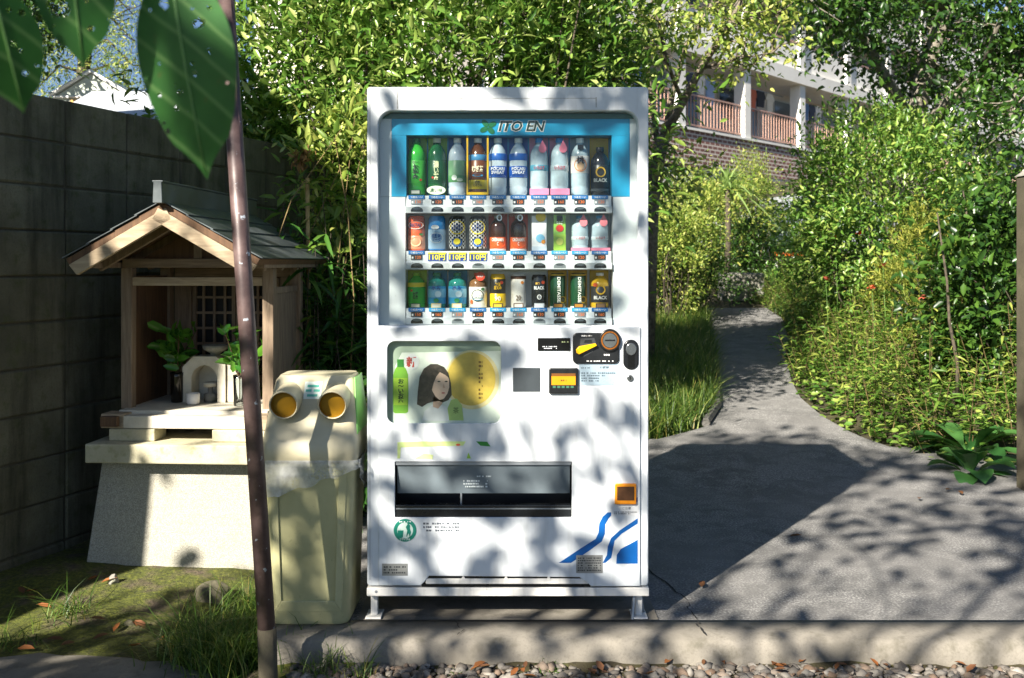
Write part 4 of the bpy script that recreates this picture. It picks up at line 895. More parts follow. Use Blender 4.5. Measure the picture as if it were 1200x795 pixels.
# raised front frame leaving a sunken panel, with small ledge at the bottom
def fpt(x, z, off):
    f = (z - .012) / (.545 - .012); return (x, (CYB - (BD - .015) / 2) * (1 - f) + (CYB - BD / 2) * f - off, z)
fr_o, fr_i = [(-.115, .045), (.115, .045), (.134, .53), (-.134, .53)], [(-.092, .085), (.092, .085), (.106, .52), (-.106, .52)]
mb = MB()
for i in range(4):
    j = (i + 1) % 4; a, b, c, d = fr_o[i], fr_o[j], fr_i[j], fr_i[i]
    mb.hexa([fpt(*a, -.004), fpt(*b, -.004), fpt(*c, -.004), fpt(*d, -.004), fpt(*a, .001), fpt(*b, .001), fpt(*c, .009), fpt(*d, .009)])
mb.build('front_frame', cream, bn, bevel=.003)
def lid_ring(z, w, y0, y1, r): return [(x, y, z) for x, y in rrect(-w / 2, w / 2, y0, y1, r, 5)]
lid = loft([lid_ring(.566, 0.328, -.008, .312, .04), lid_ring(.575, 0.336, -.014, .316, .045), lid_ring(.632, 0.334, -.012, .314, .045), lid_ring(.648, 0.328, .000, .312, .045), lid_ring(.69, 0.320, .022, .310, .045), lid_ring(.77, 0.304, .062, .305, .045), lid_ring(.835, 0.284, .100, .298, .04), lid_ring(.852, 0.257, .118, .285, .035)], 'lid', lidm, bn)
ochre = paint('8f6a12', .4, var=.12)
for s in (-1, 1):
    d = Vector((0, -.98, -.17)).normalized(); c1 = Vector((s * .084, -.005, .763)); c0 = c1 - d * .12; back = c1 - d * .24
    mb = MB(); n = 24; u = Vector((1, 0, 0)); w_ = d.cross(u)
    rgs = [(back, .050), (c1, .051), (c1 + d * .003, .048), (c1, .045), (c0, .043)]
    for c, r_ in rgs:
        for k in range(n): a = 2 * math.pi * k / n; mb.v.append(tuple(c + (u * math.cos(a) + w_ * math.sin(a)) * r_))
    for i in range(3):
        for k in range(n): k2 = (k + 1) % n; mb.f.append((i * n + k, i * n + k2, (i + 1) * n + k2, (i + 1) * n + k))
    tb = mb.build('tube_opening', lidm, bn, auto=True)
    m2 = MB()
    for c, r_ in ((c1 + d * .0005, .0445), (c1 - d * .018, .0440)):
        for k in range(n): a = 2 * math.pi * k / n; m2.v.append(tuple(c + (u * math.cos(a) + w_ * math.sin(a)) * r_))
    for k in range(n): k2 = (k + 1) % n; m2.f.append((k, n + k, n + k2, k2))
    m2.f.append(tuple(range(n, 2 * n))); m2.build('tube_inside', ochre, tb, auto=True)
def hood(x, z, o):      # point on the sloping hood front
    y = np.interp(z, [.648, .69, .77, .835, .852], [0, .022, .062, .10, .118]); return (x, float(y) - o, z)
def hood_patch(name, x0_, x1_, z0_, z1_, o, mat, parent): return MB().hexa([hood(x0_, z0_, o), hood(x1_, z0_, o), hood(x1_, z0_, -.004), hood(x0_, z0_, -.004), hood(x0_, z1_, o), hood(x1_, z1_, o), hood(x1_, z1_, -.004), hood(x0_, z1_, -.004)]).build(name, mat, parent)
lbl = hood_patch('recycling_label', -.030, .032, .775, .832, .0025, paint('dfe9dc', .4), bn)
for k, (a, b, z_) in enumerate(((-.020, .022, .818), (-.024, -.004, .803), (.004, .026, .803), (-.018, .018, .787))): hood_patch('label_print', a, b, z_ - .004, z_ + .004, .0034, paint('57b7a0', .4), lbl)
MB().hexa([(.161, .04, .655), (.165, .04, .655), (.165, .30, .655), (.161, .30, .655), (.139, .12, .845), (.144, .12, .845), (.144, .28, .845), (.139, .28, .845)]).build('green_side_panel', paint('7fbf63', .35), bn, bevel=.002)
# clear plastic bag showing below the lid
bagm = NT('bag_film'); tr_ = bagm.n('BsdfTransparent'); pr_ = bagm.pbr((.85, .87, .88, 1), .25, link=False); tl_ = bagm.n('BsdfTranslucent'); tl_.inputs[0].default_value = (.8, .82, .83, 1)
kk = bagm.noise(bagm.coord(), 14, 5, .6); f_ = bagm.ramp(kk, [(.35, (.25,) * 3 + (1,)), (.7, (.8,) * 3 + (1,))])
m1 = bagm.n('MixShader'); m1.inputs[0].default_value = .35; bagm.l(pr_.outputs[0], m1.inputs[1]); bagm.l(tl_.outputs[0], m1.inputs[2])
m2_ = bagm.n('MixShader'); bagm.l(f_, m2_.inputs[0]); bagm.l(tr_.outputs[0], m2_.inputs[1]); bagm.l(m1.outputs[0], m2_.inputs[2]); bagm.l(m2_.outputs[0], bagm.out.inputs[0])
mb = MB(); N = 48; rg = np.random.default_rng(9)
path_ = [(x, y) for x, y in rrect(-.181, .181, -.006, .318, .04, 6)]
# walk front then right side
front = [(-.165 + .330 * i / 30, -.006) for i in range(31)] + [(.167, .01 + .25 * i / 14) for i in range(15)]
for i, (x, y) in enumerate(front):
    t = i / (len(front) - 1); drop = .045 + .085 * (1 - abs(t - .05) / .3 if t < .3 else 0) + (.075 * math.sin(min(1, max(0, (t - .25) / .45)) * math.pi) if t > .25 else 0)
    drop = .14 - .11 * t / .7 if t < .7 else .03 + .10 * math.sin((t - .7) / .3 * math.pi)
    for j in range(6):
        u = j / 5; wv = .010 * math.sin(i * .9 + j) * u + .005 * math.sin(i * 2.3 + j * 1.7)
        nx, ny = (0, -1) if i < 31 else (1, 0)
        mb.v.append((x + nx * (.005 + abs(wv)) + .004 * math.sin(j * 2 + i), y + ny * (.006 + abs(wv)), .574 - drop * u + .006 * math.sin(i * .7) * u))
for i in range(len(front) - 1):
    for j in range(5): mb.f.append((i * 6 + j, i * 6 + j + 1, (i + 1) * 6 + j + 1, (i + 1) * 6 + j))
bag = mb.build('plastic_bag', bagm.m, None, True, loc=bn.location); tag(bag, 'crumpled clear plastic bag hanging out under the lid of the cream bin', 'bag')

# ------------------------------------------------------------------ leaning pole
pm_ = NT('painted_pipe'); k_ = pm_.coord(); n_ = pm_.noise(k_, 14, 6, .65); fl = pm_.noise(k_, 38, 4, .6)
c_ = pm_.ramp(n_, [(.35, lin('4b3b39')), (.7, lin('6d5a57'))]); c_ = pm_.mix(pm_.ramp(fl, [(.66, (0, 0, 0, 1)), (.70, (1, 1, 1, 1))]), c_, lin('a9b0b8'))
pm_.pbr(c_, .45, .1, normal=pm_.bump(fl, .15, .003))
pl_ = empty('leaning_pole', (ax(316, 3.15), 3.15, -.12)); tag(pl_, 'thin dark painted metal pole leaning in front of the shrine and bin', 'pole')
top = (ax(262, 3.25) - pl_.location.x, .10, 2.35); low_ = (ax(312.6, 3.155) - pl_.location.x, .004, .22)
MB().tube([low_, top], .0275, 18).build('pole_tube', pm_.m, pl_, smooth=True)
MB().tube([(0, 0, -.1), (low_[0] + .0005, .004, .225)], .030, 18).build('pole_footing', M['mortar'], pl_, smooth=True)
# ------------------------------------------------------------------ foliage materials
LM = {}
LM['glossy'] = leaf_mat('glossy_leaf', [(0, '3a5e21'), (.35, '648c36'), (.75, '9cb356'), (1, 'c6cf80')], .28, .32)
LM['yellow'] = leaf_mat('yellow_green_leaf', [(0, '54722a'), (.4, '8ca444'), (1, 'ccca6c')], .45, .38)
LM['mid'] = leaf_mat('mid_leaf', [(0, '365a22'), (.5, '6b943a'), (1, 'b3c262')], .34, .36)
LM['dark'] = leaf_mat('dark_leaf', [(0, '1d3514'), (.5, '33561f'), (1, '5c7f2f')], .36, .28)
LM['bamboo'] = leaf_mat('bamboo_leaf', [(0, '264a1c'), (.6, '3f6f28'), (1, '7b9a3c')], .45, .32)
LM['grass'] = leaf_mat('grass_blade', [(0, '2f4a18'), (.6, '57782a'), (.92, '93a24a'), (1, 'b5a05a')], .5, .35)
LM['weed'] = leaf_mat('weed_leaf', [(0, '3c6022'), (.5, '6f9238'), (1, 'b9be5c')], .45, .38)
LM['shade'] = leaf_mat('shade_tree_leaf', [(0, '2c5a22'), (1, '4a7f2c')], .45, .22)
BARK = bark_mat('bark', '4a4238', '857a6a'); BARKD = bark_mat('dark_bark', '2f2a22', '5b5142'); BARKP = bark_mat('pale_bark', '5f594f', '8f887a', 18); TWIG = bark_mat('twig', '5a4a2e', '8f7a50')

def shrub(name, label, cat, base, c, r, n, L, W, mat, seed, k=60, cs=None, stems=22, stem_mat=None, group=None, shell=.5, zmin=None, stem_r=.02, **kw):
    rng = np.random.default_rng(seed); root = empty(name, base); tag(root, label, cat, group); b = np.asarray(base)
    cl = ellipsoid_clumps(k, np.asarray(c) - b, r, rng, shell, zmin if zmin is None else zmin - b[2])
    cs = cs if cs is not None else min(r) * .42
    pos, axis, nr = clump_cloud(n, cl, cs * (.7 + .6 * rng.random(len(cl))), rng, center=np.asarray(c) - b - np.array([0, 0, r[2] * .4]))
    sz = L * (.45 + 1.0 * rng.random(n)); leaves('crown', pos, axis, nr, sz, sz * W / L, mat, root, seed, **kw)
    mb = MB()
    for i in range(min(stems, len(cl))):
        s0 = rng.normal(size=3) * .05 * np.array([1, 1, 0]) * max(1, r[0]); limb(mb, s0, cl[i], stem_r, stem_r * .25, rng, .10)
    mb.build('stems', stem_mat or TWIG, root, smooth=True); return root
def gz(x, y): return float(ground_h(np.float64(x), np.float64(y)))
def based(x, y): return (x, y, gz(x, y) - .02)

# tall glossy hedge behind the machine: two big bushes and a tall one
shrub('evergreen_bush', 'tall glossy evergreen bush rising behind the vending machine', 'bush', based(-.45, 7.0), (-.45, 6.9, 2.45), (1.42, .95, 1.9), 27000, .085, .028, LM['glossy'], 11, k=230, cs=.42, stems=46, shell=.35, stem_mat=BARKD)
shrub('evergreen_bush', 'glossy evergreen bush above the block wall, left of the vending machine', 'bush', based(-1.55, 7.3), (-1.55, 7.0, 2.55), (.85, .85, 1.35), 12500, .085, .028, LM['glossy'], 12, k=110, cs=.38, stems=26, shell=.35, stem_mat=BARKD)
shrub('evergreen_bush', 'glossy evergreen bush showing over the right corner of the vending machine', 'bush', based(.35, 7.6), (.38, 7.4, 3.0), (.5, .6, 1.3), 6500, .085, .03, LM['mid'], 13, k=80, cs=.36, stems=20, shell=.35)
# spray of lit leaves beside the machine
shrub('leafy_branch_shrub', 'pale sunlit leafy shrub squeezed between shrine and vending machine', 'shrub', based(-.95, 5.6), (-.93, 5.35, 1.75), (.26, .25, .42), 700, .085, .026, LM['yellow'], 14, k=26, cs=.16, stems=14, shell=.3, stem_r=.007)
# bamboo grass
def bamboo(n, xs, ys, hs, lab, seed, per=16):
    rng = np.random.default_rng(seed); bx_, by_ = (xs[0] + xs[1]) / 2, (ys[0] + ys[1]) / 2; root = empty('bamboo_clump', based(bx_, by_)); tag(root, lab, 'bamboo')
    mb = MB(); P, A = [], []; o = np.array(based(bx_, by_))
    for i in range(n):
        s = np.array([rng.uniform(*xs), rng.uniform(*ys), 0]); s[2] = gz(s[0], s[1]); h = rng.uniform(*hs); l = rng.normal(size=2) * .12
        tip = s + np.array([l[0], l[1], h]); mb.tube([s - o, (s + tip) / 2 - o + np.array([0, 0, .05]), tip - o], [.004, .0035, .002], 4, False)
        for j in range(per):
            t = rng.uniform(.18, 1); p = s * (1 - t) + tip * t; a = rng.uniform(0, 6.28); P.append(p - o); A.append((math.cos(a), math.sin(a), rng.uniform(-.5, .35)))
    P, A = np.array(P), np.array(A); nr = np.tile([0, 0, 1.], (len(P), 1)) + rng.normal(size=P.shape) * .3
    leaves('foliage', P, A, nr, .16 + .10 * rng.random(len(P)), .028, LM['bamboo'], root, seed, curl=.5); mb.build('canes', BARKD, root, smooth=True)
bamboo(80, (-1.25, -.55), (5.0, 5.9), (.9, 1.7), 'dark bamboo grass filling the gap between shrine and vending machine', 21, 24)
bamboo(26, (-1.05, -.5), (4.75, 5.2), (.6, 1.2), 'low bamboo grass behind the cream bin', 22, 18)
sk = MB().tube([(0, 0, -.05), (.004, 0, 1.0), (-.004, 0, 1.78)], [.013, .012, .011], 8).build('bamboo_stake', bark_mat('cane', '9a7f4a', 'cdb27a', 12), None, True, loc=based(ax(361, 5.2), 5.2)); tag(sk, 'single pale bamboo stake standing behind the shrine roof', 'stake')
hd = leaves('dry_flower_head', np.random.default_rng(3).normal(size=(60, 3)) * .02, np.random.default_rng(4).normal(size=(60, 3)), np.random.default_rng(5).normal(size=(60, 3)), .05, .02, leaf_mat('dry', [(0, '6a4a2a'), (1, 'a87f4e')], .8, .2), None, 6); hd.location = (ax(356, 5.2), 5.15, az(187, 5.2)); tag(hd, 'withered brown flower head at the top of the bamboo stake', 'dead flower')

# ------------------------------------------------------------------ shade tree standing behind the camera on the left; one low twig hangs into view
st_root = empty('shade_tree', (-3.1, -2.3, gz(-3.1, -2.3))); tag(st_root, 'tree whose low twig of three large holed leaves hangs in the top left corner', 'tree')
so_ = np.array(st_root.location); rng = np.random.default_rng(77)
CC = np.array([-2.7, -1.15, 4.45])
cl = ellipsoid_clumps(85, CC, (2.9, 2.0, 1.5), rng, .05)
dd = -np.array(TO_SUN)                       # keep the crown open where sunshine falls on the pedestal and shrine front
def lands(p, yplane): t = (yplane - p[:, 1]) / dd[1]; return p + dd * t[:, None]
hit = lands(cl, 4.3); cl = cl[~((hit[:, 0] > -1.95) & (hit[:, 0] < -.95) & (hit[:, 2] > -.5) & (hit[:, 2] < 1.05))]
hit = lands(cl, 3.6); inwin = (hit[:, 0] > -.55) & (hit[:, 0] < .55) & (hit[:, 2] > 1.0) & (hit[:, 2] < 1.62); cl = cl[~(inwin & (rng.random(len(cl)) < .55))]
t0 = -cl[:, 2] / dd[2]; gh_ = cl + dd * t0[:, None]; ingr = (gh_[:, 0] > .5) & (gh_[:, 0] < 2.4) & (gh_[:, 1] > 3.2) & (gh_[:, 1] < 5.7); cl = cl[~(ingr & (rng.random(len(cl)) < .6))]
gpt = np.stack([rng.uniform(-1.9, -.85, 16), rng.uniform(3.0, 3.75, 16), np.full(16, -.1)], 1); cl = np.concatenate([cl, gpt - dd * rng.uniform(5.0, 6.5, (16, 1))])
mb = MB(); fork = np.array([-2.95, -1.9, 2.3])
mb.tube([so_ - so_, (so_ + np.array([.05, .1, 1.1])) - so_, fork - so_], [.19, .15, .13], 12)
mains = [np.array(p) for p in ((-4.6, -1.6, 4.2), (-1.2, -1.0, 4.3), (-2.6, .1, 4.6), (-2.4, -2.4, 4.9), (-2.8, -1.1, 5.6), (-.6, -.2, 4.0))]
for m_ in mains: limb(mb, fork - so_, m_ - so_, .030, .008, rng, .08, 6, 7)
for c in cl:
    m_ = mains[int(np.argmin([np.linalg.norm(c - q) for q in mains]))]; t = rng.uniform(.45, 1); limb(mb, fork * (1 - t) + m_ * t - so_, c - so_, .005, .002, rng, .1, 4, 4)
mb.build('trunk', BARK, st_root, smooth=True)
NL = 1750
pos, axis, nr = clump_cloud(NL, cl - so_, .36, rng, center=CC - so_, outw=.5)
NS = 950; ps = CC - so_ + nrmz(rng.normal(size=(NS, 3))) * rng.random((NS, 1)) ** .4 * np.array([2.7, 1.9, 1.4]); h2 = lands(ps + so_, 4.3); ok = ~((h2[:, 0] > -1.85) & (h2[:, 0] < -1.0) & (h2[:, 2] < .75)); g2 = ps + so_ + dd * (-(ps + so_)[:, 2] / dd[2])[:, None]; ok &= ~((g2[:, 0] > .55) & (g2[:, 0] < 2.2) & (g2[:, 1] > 3.2) & (g2[:, 1] < 5.6) & (rng.random(len(ps)) < .7)); ps = ps[ok]
pos = np.concatenate([pos, ps]); axis = np.concatenate([axis, nrmz(rng.normal(size=ps.shape))]); nr = np.concatenate([nr, nrmz(rng.normal(size=ps.shape) + np.array([0, 0, .6]))]); NL = len(pos)
sz = .10 + .07 * rng.random(NL); leaves('crown', pos, axis, nr, sz, sz * .55, LM['shade'], st_root, 78, round_=.6, curl=.15)

# low twig with the three big leaves near the lens
big_t = NT('big_leaf'); k_ = big_t.coord(); wv = big_t.n('TexWave'); wv.bands_direction = 'DIAGONAL'; wv.inputs['Scale'].default_value = 16; wv.inputs['Distortion'].default_value = .6; big_t.l(k_, wv.inputs['Vector'])
c_ = big_t.ramp(big_t.noise(k_, 40, 4), [(.3, lin('2d6528')), (.7, lin('3d7a32'))]); c_ = big_t.mix(big_t.ramp(wv.outputs[1], [(.90, (0, 0, 0, 1)), (.99, (.45, .45, .45, 1))]), c_, lin('8ab56a')); c_ = big_t.mix(big_t.ramp(big_t.noise(k_, 55, 3), [(.66, (0, 0, 0, 1)), (.74, (.7, .7, .7, 1))]), c_, lin('6a5a2a')); p_ = big_t.pbr(c_, .5, link=False, normal=big_t.bump(wv.outputs[1], .12, .002)); tl_ = big_t.n('BsdfTranslucent'); tl_.inputs[0].default_value = (.14, .34, .05, 1)
mx_ = big_t.n('MixShader'); mx_.inputs[0].default_value = .35; big_t.l(p_.outputs[0], mx_.inputs[1]); big_t.l(tl_.outputs[0], mx_.inputs[2]); big_t.l(mx_.outputs[0], big_t.out.inputs[0])
def leaf_outline(L, W, side, n=26):
    "half of an ovate leaf hanging down: stem at z=0, tip at z=-L; side=+-1"
    pts = [(0, -L * i / 14) for i in range(15)][::-1]; edge = []
    for i in range(n + 1):
        t = i / n; w_ = W / 2 * (math.sin(math.pi * min(1, t * .92 + .04) ** .80) ** .75) * (1 - .12 * t)
        if t > .80: w_ *= max(0.02, 1 - ((t - .80) / .20) ** 1.1 * .93)
        edge.append((side * w_, -L * t))
    edge[0] = (0, 0); edge[-1] = (0, -L)
    return edge + pts[1:-1]
rq = random.Random(12)
def big_leaf(loc, L, W, rot, holes, fold):
    for side in (-1, 1):
        hs = [[(a + (u - a) * (.7 + .6 * rq.random()), b + (v - b) * (.7 + .6 * rq.random())) for u, v in ellipse(a, b, r_, r_ * (.8 + .4 * ((i * 7) % 3) / 2), 14)] for i, (a, b, r_) in enumerate(holes) if (a > 0) == (side > 0)]
        o = plate('leaf', leaf_outline(L, W, side), 0, .0005, big_t.m, st_root, holes=hs)
        co = np.empty(len(o.data.vertices) * 3); o.data.vertices.foreach_get('co', co); co = co.reshape(-1, 3)
        co[:, 1] += np.abs(co[:, 0]) * fold + .25 * (co[:, 2] / L) ** 2 * L * .3; o.data.vertices.foreach_set('co', co.ravel())
        o.location = Vector(loc) - Vector(so_); o.rotation_euler = rot
    mb = MB(); mb.tube([(0, -.001 + .075 * (t ** 2) * L, -L * t) for t in (0, .25, .5, .75, .97)], [.0014, .0012, .001, .0007, .0003], 6)
    m = mb.build('midrib', paint('6f9a55', .5), st_root, True); m.location = Vector(loc) - Vector(so_); m.rotation_euler = rot
rq = random.Random(12)
def hole_list(n, L, W, rmin, rmax): 
    out = []
    while len(out) < n:
        a, b = rq.uniform(-.36, .36) * W, -rq.uniform(.15, .75) * L; r_ = rq.uniform(rmin, rmax)
        if abs(a) > r_ * 1.6 + .001 and all((a - p) ** 2 + (b - q) ** 2 > (r_ + s + .002) ** 2 for p, q, s in out): out.append((a, b, r_))
    return out
LY = .98
big_leaf(at(200, -32, LY), .205, .108, (.10, math.radians(-6), -.15), hole_list(15, .205, .112, .0010, .0028) + [(.020, -.052, .006), (-.012, -.028, .005)], .10)
big_leaf(at(76, -104, .93), .143, .082, (.10, math.radians(-5), .25), hole_list(8, .143, .082, .0012, .003) + [(-.016, -.085, .009)], .10)
big_leaf(at(-8, -10, .90), .112, .066, (.2, math.radians(-14), .5), hole_list(6, .112, .066, .0012, .003), .10)
mb = MB()
p0, p1, p2 = np.array(at(200, -32, LY)), np.array(at(76, -104, .93)), np.array(at(-8, -10, .90)); hub = np.array(at(120, -190, .96)); top_ = np.array([-2.0, -.4, 3.9])
for p in (p0, p1, p2): mb.tube([hub - so_, (hub + p) / 2 + np.array([0, 0, .01]) - so_, p - so_], [.002, .0016, .0013], 6)
mb.tube([top_ - so_, np.array([-1.1, .35, 2.9]) - so_, np.array([-.6, .75, 2.2]) - so_, hub - so_], [.012, .007, .004, .002], 6)
mb.build('hanging_twig', BARK, st_root, True)
# ------------------------------------------------------------------ unseen house added left of the frame so its corner shades the shrine
hs = empty('added_shade_house', (-5.53, 3.6, -.1)); tag(hs, 'unseen plaster house added behind the block wall to shade the shrine, outside the left edge of the picture', 'house')
plast = mat_concrete('house_plaster', 'b9b2a2', '9d9686', None, .6)
MB().box(-2.2, 2.22, -1.8, 1.7, 0, 4.2).build('wall', plast, hs)
MB().prism([(-2.5, -2.0, 4.2), (2.45, -2.0, 4.2), (0, -2.0, 5.4)], (0, 3.9, 0)).build('roof', paint('4c4f52', .6), hs)
for y in (-.8, .7):
    w_ = MB().box(2.221, 2.26, y - .45, y + .45, 1.0, 2.1).build('window', paint('d8d8d4', .4), hs); MB().box(2.2605, 2.264, y - .4, y + .4, 1.05, 2.05).build('pane', paint('2b3338', .08), w_)
# pale roofed outbuilding seen through the bush, and small glasshouse over the wall
ob = empty('outbuilding', (-2.55, 9.6, gz(-2.55, 9.6))); tag(ob, 'pale roofed outbuilding glimpsed through the bush above the block wall', 'building')
MB().box(-1.3, 1.3, -.9, .9, -.1, 2.15).build('wall', paint('c9c6bd', .7), ob)
rm = paint('c7ccd0', .4, .1)
for k in range(13): MB().hexa([(-1.5 + k * .231, -1.2, 2.12), (-1.5 + k * .231 + .226, -1.2, 2.12), (-1.5 + k * .231 + .226, 0, 2.62), (-1.5 + k * .231, 0, 2.62), (-1.5 + k * .231, -1.2, 2.15), (-1.5 + k * .231 + .226, -1.2, 2.15), (-1.5 + k * .231 + .226, 0, 2.65), (-1.5 + k * .231, 0, 2.65)]).build('roof_sheet', rm, ob)
MB().hexa([(-1.5, .005, 2.62), (1.5, .005, 2.62), (1.5, 1.2, 2.12), (-1.5, 1.2, 2.12), (-1.5, .005, 2.65), (1.5, .005, 2.65), (1.5, 1.2, 2.15), (-1.5, 1.2, 2.15)]).build('roof_slope', rm, ob)
gh = empty('glasshouse', (ax(132, 11.5), 11.5, gz(-4.6, 11.5))); tag(gh, 'small pale gabled glasshouse peeking over the top of the block wall', 'glasshouse')
zt2 = az(95, 11.5) - gh.location.z; ze = az(122, 11.5) - gh.location.z
for s in (-1, 1):
    MB().hexa([(0, -.6, zt2 - .02), (s * .42, -.6, ze - .02), (s * .42, .6, ze - .02), (0, .6, zt2 - .02), (0, -.6, zt2), (s * .42, -.6, ze), (s * .42, .6, ze), (0, .6, zt2)]).build('roof_pane', paint('a3aca6', .15), gh)
    MB().box(s * .40 - .015, s * .40 + .015, -.6, .6, 0, ze - .02).build('side_wall', paint('bcc4bd', .2), gh)
MB().prism([(-.40, -.59, 0), (.40, -.59, 0), (.40, -.59, ze - .02), (0, -.59, zt2 - .03), (-.40, -.59, ze - .02)], (0, .02, 0)).build('gable_wall', paint('c4cbc0', .2), gh)
for a, b in (((-.44, ze), (0, zt2)), ((0, zt2), (.44, ze))): MB().tube([(a[0], -.62, a[1]), (b[0], -.62, b[1])], .02, 6).build('white_bar', WHITE, gh)
for z_ in (ze - .02,): MB().tube([(-.4, -.61, z_), (.4, -.61, z_)], .015, 6).build('white_bar', WHITE, gh)
MB().box(-.2, .1, -.66, -.6, ze - .32, ze - .06).build('orange_board', paint('d8a24a', .5), gh)

# ------------------------------------------------------------------ apartment block on the hill
BD_ = math.atan2(.74, .67); B0 = (5.1 - .67 * 9, 30 - .74 * 9, 0)
apt = empty('apartment_block', B0, BD_); tag(apt, 'white apartment block with balconies and brick faced band on the hill behind the garden', 'building')
LEN = 52; z0_ = az(150, 30); STO = 2.75; NF = 3
bw = mat_concrete('apartment_white', 'f0eee8', 'e2dfd8', None, .3); bsh = mat_concrete('apartment_wall', 'e6e0d8', 'd6cec4', None, .3)
br = NT('brick_band'); bt = br.n('TexBrick'); bt.inputs['Scale'].default_value = 1.0; bt.inputs['Brick Width'].default_value = .30; bt.inputs['Row Height'].default_value = .13; bt.inputs['Mortar Size'].default_value = .022
bt.inputs['Color1'].default_value = lin('8a6258'); bt.inputs['Color2'].default_value = lin('6f4d46'); bt.inputs['Mortar'].default_value = lin('cfc4b8')
sx_ = br.n('SeparateXYZ'); br.l(br.coord(), sx_.inputs[0]); cb = br.n('CombineXYZ'); br.l(sx_.outputs[0], cb.inputs[0]); br.l(sx_.outputs[2], cb.inputs[1]); br.l(cb.outputs[0], bt.inputs['Vector']); br.pbr(bt.outputs[0], .85)
MB().box(0, LEN, 0.0, .3, z0_ - 1.15, z0_ - .02).build('brick_band', br.m, apt)
MB().box(0, LEN, .05, 9, 0, z0_ - 1.155).build('base_wall', bsh, apt)
MB().box(0, LEN, 1.5, 9, z0_ - 1.15, z0_ + NF * STO).build('inner_wall', bsh, apt)
railm = paint('b58f7e', .5)
for f in range(NF + 1):
    zf = z0_ + f * STO
    MB().box(-.1, LEN + .1, -.12 if f else -.06, 1.5, zf - (.42 if f else .015), zf + .06).build('floor_slab', bw, apt)
    if f == NF: break
    for k in range(int(LEN / 4.0) + 1):
        x = k * 4.0 + 1.0
        MB().box(x - .2, x + .2, -.02, .38, zf + .061, zf + STO - .421).build('column', bw, apt)
        if x + 4 > LEN: continue
        if f: MB().box(x + .2, x + 3.8, .08, .16, zf + .061, zf + 1.0).build('parapet', bw, apt)
        rl_ = MB().box(x + .2, x + 3.8, .1, .15, zf + 1.09, zf + 1.14).box(x + .2, x + 3.8, .1, .15, zf + .16, zf + .21)
        for q in range(0 if f else 18): rl_.box(x + .32 + q * .195, x + .345 + q * .195, .11, .14, zf + .21, zf + 1.08)
        rl_.build('railing' if not f else 'handrail', railm, apt)
        wd = MB().box(x + .6, x + 3.4, 1.44, 1.499, zf + .15, zf + 2.1).build('window', paint('c9c9c4', .4), apt)
        for q in (0, 1): MB().box(x + .68 + q * 1.34, x + 1.94 + q * 1.34, 1.425, 1.4395, zf + .22, zf + 2.03).build('pane', paint(('39454c', '6b7a80', '8f9a98')[(k + f + q) % 3], .08), wd)
        if (k * 5 + f) % 3 != 2:
            pl = MB().tube([(x + .3, .6, zf + 1.95), (x + 3.7, .6, zf + 1.95)], .02, 5).build('laundry_pole', GREY, apt)
LC = ['3c4658', 'e8e6e0', '8fa6c8', 'c86a4a', '2a2d33', 'd8d2c0', '5f7fa8']
lr = random.Random(4)
for k in (1, 2, 3, 4):
    for q in range(4):
        x = k * 4 + 1.0 + .8 + q * .6 + lr.uniform(-.1, .1); h = lr.uniform(.5, 1.0); w_ = lr.uniform(.35, .5)
        mb = MB(); zz = z0_ + 1.93; sl = .12
        mb.prism([(x - w_ / 2, .57, zz), (x - w_ / 2 - sl, .57, zz - .22), (x - w_ / 2 - .02, .57, zz - .28), (x - w_ / 2 + .02, .57, zz - h), (x + w_ / 2 - .02, .57, zz - h), (x + w_ / 2 + .02, .57, zz - .28), (x + w_ / 2 + sl, .57, zz - .22), (x + w_ / 2, .57, zz)], (0, .05, 0))
        o = mb.build('hanging_shirt', paint(LC[(k * 3 + q) % 7], .8), apt)

# ------------------------------------------------------------------ parked car, orange barrier, stone block, gate post
car = empty('parked_car', (ax(945, 19), 19, gz(ax(945, 19), 19)), math.radians(12)); tag(car, 'silver parked car half hidden behind the garden shrubs', 'car')
car.location.z = az(303, 19) - .25
sv = paint('c3c8cc', .25, .5)
side = [(-2.0, .35), (-2.05, .75), (-1.9, .92), (-1.15, 1.0), (-.55, 1.42), (.75, 1.45), (1.5, 1.02), (2.0, .95), (2.1, .6), (2.05, .33)]
MB().prism([(x, -.8, z) for x, z in side], (0, 1.6, 0)).build('car_body', sv, car, bevel=.06, seg=3)
for a in ([(-1.0, 1.02), (-.5, 1.36), (.05, 1.38), (.05, 1.0)], [(.12, 1.0), (.12, 1.38), (.7, 1.38), (1.25, 1.03)]): MB().prism([(x, -.806, z) for x, z in a], (0, .01, 0)).build('side_window', paint('20262a', .08), car)
for x in (-1.3, 1.3):
    for y in (-.82, .66):
        wl = MB().tube([(x, y, .32), (x, y + .18, .32)], .32, 20).build('wheel', paint('1b1b1c', .7), car); MB().tube([(x, y - .004, .32), (x, y + .002, .32)], .19, 16).build('rim', GREY, wl)
MB().box(-2.07, -2.02, -.7, -.4, .68, .82).build('headlight', paint('e8ecee', .1), car); MB().box(-2.07, -2.02, .4, .7, .68, .82).build('headlight', paint('e8ecee', .1), car)
brr = empty('orange_barrier', (ax(930, 16), 16, gz(ax(930, 16), 16))); tag(brr, 'low orange rail on white posts at the back of the garden', 'barrier')
brr.location.z = az(313, 16); MB().tube([(-.32, 0, .20), (.32, 0, .20)], .035, 8).build('rail', paint('e0702a', .5), brr, True)
for x in (-.28, 0, .28): MB().tube([(x, .0, -.4), (x, .0, .166)], .03, 8).build('post', WHITE, brr, True)
sb = MB().box(-.30, .30, -.16, .16, -.12, .29); sb = sb.build('stone_block', M['grey_stone'], None, bevel=.03, loc=(ax(868, 14.1), 14.1, az(344, 14.1))); tag(sb, 'squared grey stone block standing at the bend of the path', 'stone block')
